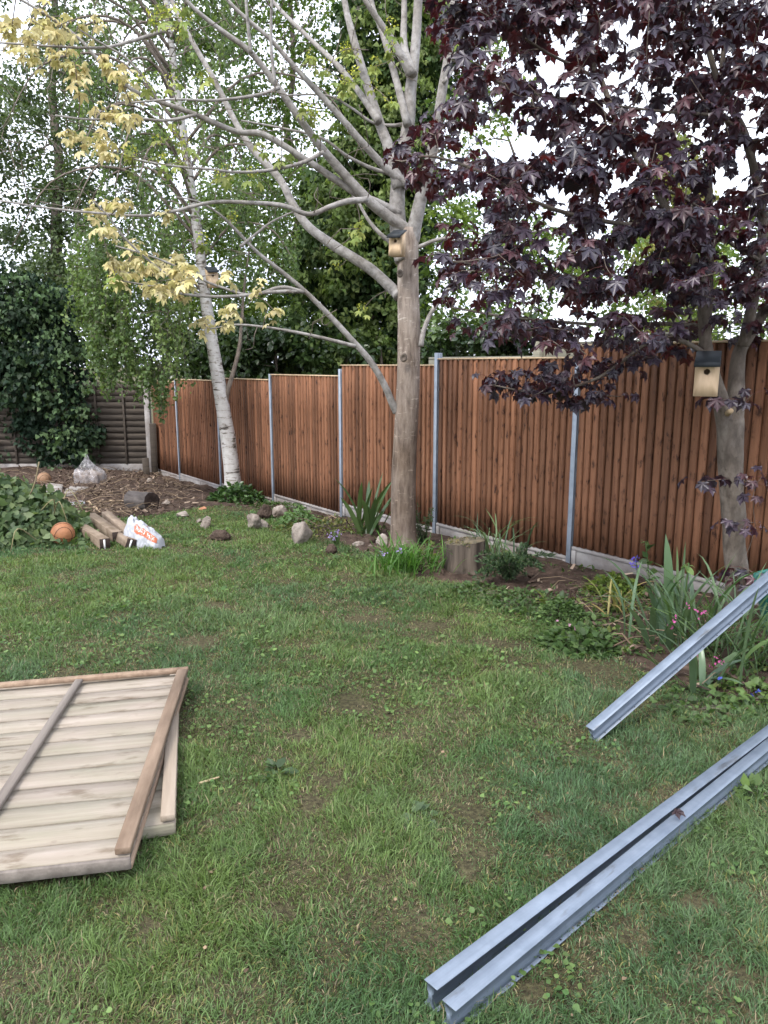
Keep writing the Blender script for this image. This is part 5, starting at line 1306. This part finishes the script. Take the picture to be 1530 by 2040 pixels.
# ------------------------------------------------------------------ border plants
def strap(base, az, L, w, lean, curl, col, n=9, twist=0.0):
    """one sword-shaped leaf: starts steep, arches over; V-folded"""
    s = np.linspace(0, 1, n); el = lean - curl * s ** 1.6
    ds = L / (n - 1); r = np.concatenate([[0], np.cumsum(np.cos(el[:-1]) * ds)]); z = np.concatenate([[0], np.cumsum(np.sin(el[:-1]) * ds)])
    c = np.stack([base[0] + r * math.cos(az), base[1] + r * math.sin(az), base[2] + z], -1)
    sd = np.array([-math.sin(az + twist), math.cos(az + twist), 0]); ww = w * np.interp(s, [0, .3, .7, .92, 1], [.55, 1, .9, .45, .02])
    nrm = np.stack([-np.sin(el) * math.cos(az), -np.sin(el) * math.sin(az), np.cos(el)], -1)
    V = np.concatenate([c - sd * ww[:, None] / 2 + nrm * ww[:, None] * .16, c, c + sd * ww[:, None] / 2 + nrm * ww[:, None] * .16])
    i_ = np.arange(n - 1); F = np.vstack([np.stack([a * n + i_, a * n + i_ + 1, (a + 1) * n + i_ + 1, (a + 1) * n + i_], -1) for a in (0, 1)])
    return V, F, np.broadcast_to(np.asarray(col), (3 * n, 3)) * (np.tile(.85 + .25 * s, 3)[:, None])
def strap_plant(name, label, cat, px, py, n, L, w, pal, lean=(1.0, 1.5), curl=(.2, 1.0), spread=.06, gloss='leaf', group=None, azr=(0, 6.283), base=None):
    p = gp(px, py) if base is None else base
    p = np.array([p[0], p[1], float(max(bed_z(p[0], p[1]), zg(p[0], p[1])))])
    t = thing(name, label, cat, p, group=group)
    for q in range(n):
        az = rng.uniform(*azr); b = p + np.array([rng.normal(0, spread), rng.normal(0, spread), -.01])
        V, F, C = strap(b, az, rng.uniform(*L), rng.uniform(*w), rng.uniform(*lean), rng.uniform(*curl), tints(1, pal, .12)[0], twist=rng.normal(0, .4))
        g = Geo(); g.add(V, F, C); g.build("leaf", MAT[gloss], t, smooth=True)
    return t, p
def flower_spike(t, foot, top, n, col, size, stem=(.06, .11, .03), r=.003, head=.12, nm="flower_head"):
    foot = np.asarray(foot, float); top = np.asarray(top, float)
    P_ = catmull([foot, (foot + top) / 2 + rng.normal(0, .01, 3), top], 8); g = Geo(); v, f = tube(P_, np.full(8, r), 5); g.add(v, f, np.array(stem)); g.build("stem", MAT['leaf'], t)
    g = Geo(); s = rng.random(n); pos = top + np.stack([rng.normal(0, .014, n), rng.normal(0, .014, n), -s * head], -1)
    scatter(g, *LEAF4, pos, unit(rnd_dir(n) + [0, 0, -.4]), rnd_dir(n), size * rng.uniform(.8, 1.25, n), tints(n, [col, tuple(q * 1.2 for q in col)], .1)); g.build(nm, MAT['petal'], t)
IRI = [(.045, .085, .032), (.07, .12, .045), (.10, .155, .055)]
BLU = [(.060, .105, .060), (.09, .145, .08), (.12, .18, .095)]
PINK = (.50, .11, .30); LIL = (.42, .33, .62); VIO = (.16, .12, .55)
# iris left of the grey maple
t, p = strap_plant("iris_plant", "fan of broad dark iris leaves left of the grey maple trunk", "iris", 738, 1068, 15, (.45, .75), (.045, .065), IRI, (1.05, 1.5), (.05, .7), .08, 'leaf_gloss')
t, p = strap_plant("flower_clump", "small lilac flowered clump between the big rock and iris", "flowers", 667, 1090, 26, (.10, .2), (.008, .012), IRI, (.9, 1.5), (.2, 1.2), .05)
for x, y in ((657, 1062), (668, 1056), (672, 1064), (663, 1068)): flower_spike(t, p + rng.normal(0, .03, 3) * [1, 1, 0], at(x, y, p[1]), 10, LIL, .018, head=.04)
t, p = strap_plant("tuft_plant", "rounded bright green grassy tuft at the foot of the grey maple", "tuft", 815, 1138, 230, (.20, .38), (.008, .014), [(.045, .12, .022), (.07, .165, .03), (.10, .20, .04)], (.7, 1.5), (.4, 1.5), .13)
for x, y in ((797, 1092), (764, 1098)): flower_spike(t, p + np.array([-.05, 0, .1]), at(x, y, p[1] - .1), 12, LIL, .02, head=.045)
# feathery sapling beside the trunk
p = gp(842, 1082); yt = thing("yew_seedling", "feathery green seedling right of the grey maple trunk", "seedling", p); g = Geo(); gs = Geo()
for q in range(7):
    a = rng.uniform(0, 6.28); top = p + np.array([.10 * math.cos(a), .10 * math.sin(a), rng.uniform(.22, .45)]); P_ = catmull([p, (p + top) / 2, top], 7); v, f = tube(P_, np.linspace(.005, .002, 7), 4); gs.add(v, f)
    n = 60; u = rng.random(n); pos = p + (top - p) * u[:, None]; scatter(g, *LEAF2, pos, unit(rnd_dir(n) + [0, 0, .2]), rnd_dir(n), rng.uniform(.03, .06, n), tints(n, [(.05, .09, .04), (.09, .14, .06)]), np.full(n, .35))
gs.build("stem", MAT['twig'], yt); o = g.build("foliage", MAT['leaf'], yt); o["kind"] = "stuff"
# arching pale straps and dark feathery mound right of the stump
t, p = strap_plant("daylily_plant", "arching narrow daylily leaves right of the stump", "daylily", 985, 1130, 34, (.4, .72), (.010, .018), BLU + [(.16, .22, .09)], (.8, 1.45), (.5, 2.0), .08)
p = gp(1015, 1165); ft = thing("feathery_plant", "dark feathery leaved mound sprawling beside the stump", "plant", p); g = Geo(); gs = Geo()
for q in range(34):
    a = rng.uniform(0, 6.28); L = rng.uniform(.18, .40); top = p + np.array([math.cos(a) * L, math.sin(a) * L * .7, rng.uniform(.05, .28)]); P_ = catmull([p + [0, 0, .05], (p + top) / 2 + [0, 0, .12], top], 7); v, f = tube(P_, np.linspace(.004, .0015, 7), 4); gs.add(v, f)
    n = 70; u = (rng.random(n) * 5.99); i0 = u.astype(int); pos = P_[i0] + (P_[i0 + 1] - P_[i0]) * (u - i0)[:, None]; scatter(g, *LEAF2, pos, unit(rnd_dir(n) + unit(top - p)), rnd_dir(n, .6), rng.uniform(.03, .055, n), tints(n, [(.03, .06, .03), (.055, .095, .045), (.11, .16, .08)]), np.full(n, .45))
gs.build("stem", MAT['twig'], ft); o = g.build("foliage", MAT['leaf'], ft); o["kind"] = "stuff"
# big clump on the right
def gy(px, Yd): q = at(px, 1200, Yd); return np.array([q[0], q[1], 0])
t, p = strap_plant("iris_plant", "tall broad grey green iris with bud in the right border", "iris", 0, 0, 17, (.35, .62), (.032, .050), BLU, (1.0, 1.5), (.1, .8), .09, 'leaf_gloss', base=gy(1350, 4.42))
V, F, C = strap(p + [-.05, 0, 0], 2.2, .68, .06, 1.52, .12, (.085, .14, .07), twist=-.9); g = Geo(); g.add(V, F, C); g.build("leaf", MAT['leaf_gloss'], t, smooth=True)
flower_spike(t, p + [.02, 0, 0], at(1372, 1122, p[1]), 4, (.16, .24, .08), .075, r=.005, head=.03, nm="flower_bud")
t, p = strap_plant("daylily_plant", "large clump of narrow arching daylily leaves under the propped steel post", "daylily", 0, 0, 95, (.40, .75), (.010, .020), IRI + BLU, (.75, 1.5), (.5, 1.9), .17, base=gy(1425, 4.15))
for x, y in ((1335, 1238), (1345, 1225), (1400, 1205), (1397, 1215), (1474, 1210), (1387, 1290), (1430, 1310), (1420, 1322), (1435, 1305), (1372, 1197)): flower_spike(t, p + rng.normal(0, .06, 3) * [1, 1, 0], at(x, y, p[1] - .2), 5, PINK, .016, head=.05)
t, p = strap_plant("iris_plant", "low iris fan in front of the propped steel post", "iris", 0, 0, 12, (.22, .40), (.028, .045), BLU, (.5, 1.4), (.1, 1.0), .07, 'leaf_gloss', base=gy(1395, 3.78))
V, F, C = strap(np.array([p[0] + .22, p[1] - .02, p[2] + .05]), -.35, .42, .06, 1.25, 1.9, (.12, .19, .07)); g = Geo(); g.add(V, F, C); g.build("leaf", MAT['leaf_gloss'], t, smooth=True)
t, p = strap_plant("daylily_plant", "narrow leaved clump at the far right edge below the green tub", "daylily", 0, 0, 40, (.3, .6), (.010, .018), IRI, (.6, 1.4), (.5, 1.8), .12, base=gy(1560, 3.95))
t, p = strap_plant("tuft_plant", "yellowing strappy tuft with dead flower at the left of the right border", "tuft", 1240, 1225, 40, (.15, .36), (.010, .02), [(.10, .14, .04), (.20, .21, .06), (.36, .27, .12)], (.5, 1.4), (.3, 1.6), .07)
p = gy(1268, 5.35); p[2] = bed_z(p[0], p[1]); t = thing("bluebell", "violet blue bluebell flower standing against the gravel board", "flower", p); flower_spike(t, p, at(1267, 1108, p[1]), 34, VIO, .02, head=.085)
V, F, C = strap(p, 2.5, .22, .014, 1.2, .9, (.06, .11, .04)); g = Geo(); g.add(V, F, C); g.build("leaf", MAT['leaf'], t, smooth=True)
p = gy(1300, 5.3); p[2] = bed_z(p[0], p[1]); t = thing("allium_stem", "slim leafy stem with round green seed head by the gravel board", "plant", p); flower_spike(t, p, at(1286, 1078, p[1]), 16, (.14, .20, .08), .02, r=.004, head=.02)
g = Geo(); n = 22; u = rng.random(n); top = at(1288, 1085, p[1]); scatter(g, *LEAF4, p + (top - p) * u[:, None], rnd_dir(n), rnd_dir(n, .8), rng.uniform(.04, .085, n), tints(n, IRI)); g.build("foliage", MAT['leaf'], t)
# mounded herbs
def mound(name, label, cat, px, py, rx, rz, n, pal, size, tmpl=LEAF4, flowers=None, mat='leaf'):
    p = gp(px, py); p[2] = max(float(bed_z(p[0], p[1])), p[2]); t = thing(name, label, cat, p); g = Geo(); gs = Geo()
    a = rng.uniform(0, 6.283, n); r = np.sqrt(rng.random(n)); h = (1 - r ** 2) * rz * rng.uniform(.6, 1.1, n)
    pos = p + np.stack([r * np.cos(a) * rx, r * np.sin(a) * rx, h + .008], -1)
    scatter(g, *tmpl, pos, unit(np.stack([np.cos(a) * r, np.sin(a) * r, rng.normal(0, .3, n)], -1) + rnd_dir(n) * .6), unit(rnd_dir(n) * .5 + [0, 0, 1]), size * rng.uniform(.6, 1.3, n), tints(n, pal))
    m = max(6, n // 12); st_p = np.stack([np.repeat(p[None], m, 0), p + (pos[:m] - p) * .5 + [0, 0, .01], pos[:m]], 1); v, f = tubes(st_p, np.full((m, 3), .0016), 3); gs.add(v, f)
    gs.build("stem", MAT['twig'], t); o = g.build("foliage", MAT[mat], t); o["kind"] = "stuff"
    if flowers:
        for x, y in flowers[0]:
            q = p + np.array([rng.normal(0, rx * .4), rng.normal(0, rx * .4), rz + .03]) if x is None else at(x, y, p[1]); gf = Geo(); k = 7; scatter(gf, *LEAF4, np.repeat(q[None], k, 0), rnd_dir(k, .3), rnd_dir(k, .5), np.full(k, flowers[2]), tints(k, [flowers[1], flowers[1]], .1)); gf.build("flower_head", MAT['petal'], t)
    return t
HERB = [(.042, .080, .026), (.066, .115, .036), (.095, .15, .05)]
mound("herb_mound", "round dense green herb mound at the lawn edge of the border", "herb", 1122, 1232, .17, .13, 1500, HERB, .026)
mound("geranium_plant", "lobed leaf geranium patch with tiny pink flowers below the herb mound", "geranium", 1150, 1285, .24, .10, 420, HERB, .045, IVY, ([(1110, 1238), (1135, 1246), (1145, 1252)], (.55, .30, .42), .014))
mound("weed_patch", "leafy green weeds below the bluebell along the gravel board", "weeds", 1225, 1185, .22, .12, 520, [(.08, .13, .02), (.12, .18, .03), (.17, .21, .045)], .04)
mound("weed_patch", "low weeds sprawling in front of the dark feathery mound", "weeds", 1060, 1205, .35, .06, 520, HERB, .036)
mound("weed_patch", "low cut weeds on the soil between stump and herb mound", "weeds", 940, 1185, .32, .05, 460, HERB, .034)
mound("weed_patch", "pale feathery weeds behind the largest rock", "weeds", 595, 1050, .26, .20, 520, [(.10, .18, .06), (.15, .24, .09)], .045)
mound("weed_patch", "wilted weeds along the soil behind the lilac clump", "weeds", 640, 1058, .5, .06, 620, [(.06, .09, .025), (.13, .15, .04), (.24, .22, .08)], .04)
mound("ivy_patch", "dark ivy growing round the foot of the birch", "ivy", 470, 998, .42, .24, 760, [(.018, .045, .014), (.035, .075, .02), (.06, .11, .03)], .065, IVY, None, 'leaf_gloss')
mound("weed_patch", "green weeds on the ground beside the soil patch under the birch", "weeds", 545, 1008, .42, .08, 480, HERB, .045)
mound("strawberry_patch", "broad leafed low plants at the front of the right border", "plants", 1390, 1410, .26, .045, 200, HERB, .032, IVY)
mound("strawberry_patch", "bright round leafed plant below the daylily at the right edge", "plants", 1490, 1390, .20, .06, 130, [(.07, .12, .03), (.11, .17, .05)], .036, IVY, ([(1500, 1385), (1510, 1378), (1435, 1352)], (.12, .16, .55), .016))
# plants in the lawn
mound("forget_me_not", "small leafy plant with one bright blue flower in the lawn", "flower", 545, 1552, .055, .04, 26, [(.05, .09, .035), (.09, .14, .06)], .05, LEAF4, ([(534, 1549), (531, 1551), (537, 1551)], (.07, .16, .62), .013))
mound("dandelion_plant", "broad leafed rosette in the open lawn", "weed", 822, 1632, .07, .02, 24, [(.06, .10, .045), (.10, .15, .07)], .045, LEAF4)
mound("dock_plant", "broad pale leafed weed beside the steel posts at the right edge", "weed", 1510, 1590, .07, .04, 22, [(.09, .15, .04), (.12, .18, .06)], .06, LEAF4)
# lime green wilted leaf plant on the soil
t, p = strap_plant("wilted_plant", "pale green wilted leaf on the bare soil near the herb mound", "plant", 1083, 1205, 5, (.12, .2), (.05, .07), [(.20, .27, .09), (.28, .32, .12)], (.4, 1.3), (.3, 1.6), .03)

# ------------------------------------------------------------------ heap of ivy cuttings
p = gp(40, 1085); hp = thing("ivy_cuttings", "heap of freshly cut green ivy trailing at the left edge", "ivy cuttings", p); g = Geo(); gs = Geo()
n = 3600; a = rng.uniform(0, 6.283, n); r = np.sqrt(rng.random(n)); q0 = gp(-30, 1075)
h = .62 * (1 - r ** 2.0) * rng.uniform(.55, 1.05, n); cx = q0[0] + r * np.cos(a) * 1.0; cy_ = q0[1] + .25 + r * np.sin(a) * .9
pos = np.stack([cx, cy_, zg(cx, cy_) + h + .02], -1)
big = [(.045, .078, .030), (.066, .108, .042), (.098, .145, .058), (.15, .195, .09)]
nr = unit(np.stack([np.cos(a) * r * .8, np.sin(a) * r * .8 - .5, np.full(n, .8)], -1) + rnd_dir(n) * .85)
scr_y = np.array([scr(q)[2] for q in pos]); vis = np.argsort(scr_y - h * .8)
me_iv = []
for q in range(4):
    gq = Geo(); gq.add(IVY[0], IVY[1], np.array(big[q])); me_iv.append(gq.mesh("leaf", MAT['leaf']))
tt_ = unit(rnd_dir(n) + [0, -.2, -.5]); szs = rng.uniform(.055, .115, n)
inview = [q for q in vis if -5 < scr(pos[q])[0] < 200][:300]
for q in inview: put_leaf(me_iv[rng.integers(0, 4)], hp, pos[q], tt_[q], nr[q], szs[q])
rest = np.setdiff1d(np.arange(n), np.array(inview)); scatter(g, *IVY, pos[rest], tt_[rest], nr[rest], szs[rest], tints(len(rest), big))
for q in range(46):
    a_ = rng.uniform(0, 6.283); c0 = pos[rng.integers(0, n)]; L = rng.uniform(.3, .9); c1 = c0 + np.array([math.cos(a_) * L * .6, math.sin(a_) * L * .6 - .1, -.25 * L]); c1[2] = max(c1[2], zg(c1[0], c1[1]) + .02)
    P_ = catmull([c0, (c0 + c1) / 2 + rng.normal(0, .08, 3) + [0, 0, .1], c1], 9); v, f = tube(P_, np.linspace(.007, .004, 9), 5); gs.add(v, f, np.array([.25, .22, .12]))
for pts in ([(60, 985), (70, 960), (78, 920)], [(40, 1075), (80, 1085), (110, 1098)], [(75, 1060), (70, 1090), (85, 1110)]):
    P_ = catmull([at(x, y, q0[1] - .3) for x, y in pts], 8); v, f = tube(P_, np.full(8, .007), 5); gs.add(v, f, np.array([.22, .18, .11]))
o = gs.build("stems", MAT['chips'], hp); o["kind"] = "stuff"
# trailing leaves over the grass
n = 420; x_ = rng.uniform(0, 200, n); y_ = rng.uniform(1010, 1095, n); pt = np.array([gp(a, b) for a, b in zip(x_, y_)]); pt[:, 2] += rng.uniform(.03, .16, n) * (1 - x_ / 230)
scatter(g, *IVY, pt, rnd_dir(n), unit(rnd_dir(n) * .6 + [0, -.3, .9]), rng.uniform(.05, .095, n), tints(n, big)); o = g.build("foliage", MAT['leaf'], hp); o["kind"] = "stuff"

# ------------------------------------------------------------------ bark chips, twigs and litter on the soil
g = Geo()
x_ = np.concatenate([rng.normal(200, 110, 5200), rng.uniform(380, 1500, 1800)]); y_ = np.concatenate([rng.uniform(925, 1035, 5200), rng.uniform(1000, 1380, 1800)])
pt = np.array([gp(a, b) for a, b in zip(x_, y_)]); sd = bed_sd(pt[:, 0], pt[:, 1]); ok = (sd > -.05) & (np.array([(q[:2] - F0) @ FN for q in pt]) > .12) & (pt[:, 1] < BY - .2)
pt = pt[ok]; n = len(pt); pt[:, 2] = bed_z(pt[:, 0], pt[:, 1]) + rng.uniform(.004, .05, n)
chip = (np.array([(-.5, 0, 0), (.5, 0, 0), (.42, 1, .05), (-.4, 1, 0)]) * [.35, 1, 1], [np.array([(0, 1, 2, 3)])])
scatter(g, *chip, pt, unit(rnd_dir(n) * [1, 1, .35]), unit(rnd_dir(n) * .6 + [0, 0, 1]), rng.uniform(.02, .10, n), tints(n, [(.035, .024, .019), (.07, .047, .036), (.13, .09, .068), (.30, .235, .175)], .3), rng.uniform(.3, 1.0, n))
m = 420; k = rng.integers(0, n, m); a_ = rng.uniform(0, 6.283, m); L = rng.uniform(.08, .4, m); d_ = np.stack([np.cos(a_) * L, np.sin(a_) * L, rng.uniform(-.02, .09, m)], -1)
v, f = tubes(np.stack([pt[k], pt[k] + d_ * .5 + [0, 0, .03], pt[k] + d_], 1), np.tile([.005, .004, .002], (m, 1)) * rng.uniform(.5, 1.4, (m, 1)), 4); g.add(v, f, np.repeat(tints(m, [(.10, .07, .05), (.28, .21, .14)]), 12, 0))
tag(g.build("bark_litter", MAT['chips']), "bark chips, twigs and dead leaves strewn over the soil", "litter", kind="stuff")
g = Geo(); n = 2600; x_ = rng.uniform(430, 1600, n); y_ = rng.uniform(985, 1420, n); pt = np.array([gp(a, b) for a, b in zip(x_, y_)]); sd = bed_sd(pt[:, 0], pt[:, 1])
ok = (sd > -.25) & (np.array([(q[:2] - F0) @ FN for q in pt]) > .15) & (fbm(pt[:, 0] * 1.6, pt[:, 1] * 1.6, 44, 3) > .44); pt = pt[ok]; n = len(pt); pt[:, 2] = bed_z(pt[:, 0], pt[:, 1]) + .015
pt = np.repeat(pt, 5, 0) + rng.normal(0, .035, (n * 5, 3)) * [1, 1, .12]; n = len(pt)
scatter(g, *LEAF4, pt, unit(rnd_dir(n) + [0, 0, .35]), unit(rnd_dir(n) * .5 + [0, 0, 1]), rng.uniform(.02, .06, n), tints(n, HERB + [(.17, .20, .06)]), rng.uniform(.5, 1.1, n))
tag(g.build("ground_weeds", MAT['leaf']), "small green weeds scattered over the border soil", "weeds", kind="stuff")

# ------------------------------------------------------------------ grass
def in_quads(x, y):
    m = np.zeros(np.shape(x), bool)
    for q in PANEL_QUADS: m |= inpoly(x, y, q)
    return m
NB = 900000
Yc = np.linspace(1.15, 12.6, 800); dens = (1.5 * Yc + 2.2) * np.clip(2.6 / Yc, .16, 1.3) ** 1.35; cdf = np.cumsum(dens); cdf /= cdf[-1]
yb = np.interp(rng.random(NB), cdf, Yc); xb = (rng.random(NB) - .5) * (1.28 * yb + 1.6)
cl1 = fbm(xb * 1.7, yb * 1.7, 51, 4); cl2 = fbm(xb * 7, yb * 7, 52, 3); cl3 = fbm(xb * .8 + 3, yb * .8, 53, 3); cl4 = fbm(xb * 3.4 + 7, yb * 3.4, 57, 3)
br_ = bare(xb, yb)
thin = np.clip(np.clip((.42 - cl4) * 8, 0, .8) + np.clip((.37 - cl2) * 5, 0, .4), 0, 1)
keep = (rng.random(NB) > np.clip(br_ * 1.0, 0, .95)) & (rng.random(NB) > thin * .35) & ~in_quads(xb, yb) & (xb > -10)
keep &= ((np.stack([xb, yb], -1) - F0) @ FN) > .2
xb, yb, cl1, cl2, cl3, cl4, br_, thin = [q[keep] for q in (xb, yb, cl1, cl2, cl3, cl4, br_, thin)]; n = len(xb)
zb_ = zg(xb, yb) - .003
ln = (.020 + .032 * np.clip(cl2 * 1.5 - .25, 0, 1) + .022 * np.clip(cl1 * 2 - .9, 0, 1)) * rng.uniform(.55, 1.45, n) * (1 - .5 * np.maximum(br_, thin))
ln *= np.where(yb > 6, 1.0, 1.0)
wd = rng.uniform(.0020, .0042, n) * np.clip(yb / 2.6, 1, 3.2) ** .8
patch = fbm(xb * 6 + 11, yb * 6, 66, 2) * 12.566 + rng.normal(0, 1.3, n)      # blades of a tuft lean alike
lean = np.clip(rng.normal(.9, .35, n), .05, 1.5)
dx = np.cos(patch); dy = np.sin(patch)
cb_ = np.stack([xb, yb, zb_], -1); hd = np.stack([dx, dy, 0 * dx], -1); upv = np.array([0, 0, 1.0])
mid = cb_ + ln[:, None] * .55 * (upv * np.cos(lean * .6)[:, None] + hd * np.sin(lean * .6)[:, None])
tip = mid + ln[:, None] * .5 * (upv * np.cos(lean * 1.5)[:, None] + hd * np.sin(lean * 1.5)[:, None])
rot = rng.uniform(0, 6.283, n); sdv = np.stack([np.cos(rot), np.sin(rot), 0 * rot], -1) * wd[:, None] / 2
V = np.stack([cb_ - sdv, cb_ + sdv, mid - sdv * .8, mid + sdv * .8, tip], 1).reshape(-1, 3)
o5 = (np.arange(n) * 5)[:, None]
c_a = np.array([.080, .148, .050]); c_b = np.array([.142, .206, .066]); c_c = np.array([.084, .148, .084]); c_d = np.array([.30, .24, .15]); c_e = np.array([.23, .22, .085])
w1 = np.clip((cl1 - .3) * 2.6, 0, 1)[:, None]; w2 = np.clip((cl3 - .42) * 4, 0, 1)[:, None]
C = (c_a * (1 - w1) + c_b * w1) * (1 - .55 * w2) + c_c * .55 * w2
dry = rng.random(n); C = np.where((dry < .05 + .25 * np.maximum(br_, thin))[:, None], c_d * rng.uniform(.4, 1.1, (n, 1)), C); C = np.where(((dry > .90) & (cl2 < .48))[:, None], c_e, C)
C = C * rng.uniform(.5, 1.5, (n, 1))
g = Geo(); g.add(V, [o5 + np.array([[0, 1, 3, 2]]), o5 + np.array([[2, 3, 4]])], np.repeat(C, 5, 0))
tag(g.build("grass", MAT['grass']), "short uneven tufty lawn grass with thin patches", "grass", kind="stuff")
# clover and daisy leaves in the sward
n = 26000; yb = np.interp(rng.random(n), cdf, Yc); xb = (rng.random(n) - .5) * (1.28 * yb + 1.6); cw = fbm(xb * 2.6 + 5, yb * 2.6, 71, 3)
keep = (cw > .54) & (bare(xb, yb) < .6) & ~in_quads(xb, yb) & (((np.stack([xb, yb], -1) - F0) @ FN) > .2); xb, yb = xb[keep], yb[keep]; n = len(xb)
g = Geo(); scatter(g, *LEAF4, np.stack([xb, yb, zg(xb, yb) + rng.uniform(.008, .035, n)], -1), unit(rnd_dir(n) * [1, 1, .3]), unit(rnd_dir(n) * .45 + [0, 0, 1]), rng.uniform(.010, .024, n) * np.clip(yb / 3, 1, 1.8), tints(n, [(.06, .12, .035), (.10, .17, .05), (.15, .22, .07)]), np.full(n, 1.3))
tag(g.build("clover_leaves", MAT['leaf']), "small round clover and daisy leaves among the grass", "clover", kind="stuff")
# flecks of dead leaf on the lawn
n = 900; yb = np.interp(rng.random(n), cdf, Yc); xb = (rng.random(n) - .5) * (1.28 * yb + 1.6); keep = ~in_quads(xb, yb) & (((np.stack([xb, yb], -1) - F0) @ FN) > .2); xb, yb = xb[keep], yb[keep]; n = len(xb)
g = Geo(); scatter(g, *LEAF4, np.stack([xb, yb, zg(xb, yb) + rng.uniform(.01, .03, n)], -1), unit(rnd_dir(n) * [1, 1, .4]), unit(rnd_dir(n) * .7 + [0, 0, 1]), rng.uniform(.007, .018, n), tints(n, [(.05, .026, .022), (.13, .088, .06), (.22, .16, .10)]), rng.uniform(.5, 1.2, n))
tag(g.build("leaf_litter", MAT['chips']), "flecks of dead leaf scattered through the lawn", "litter", kind="stuff")
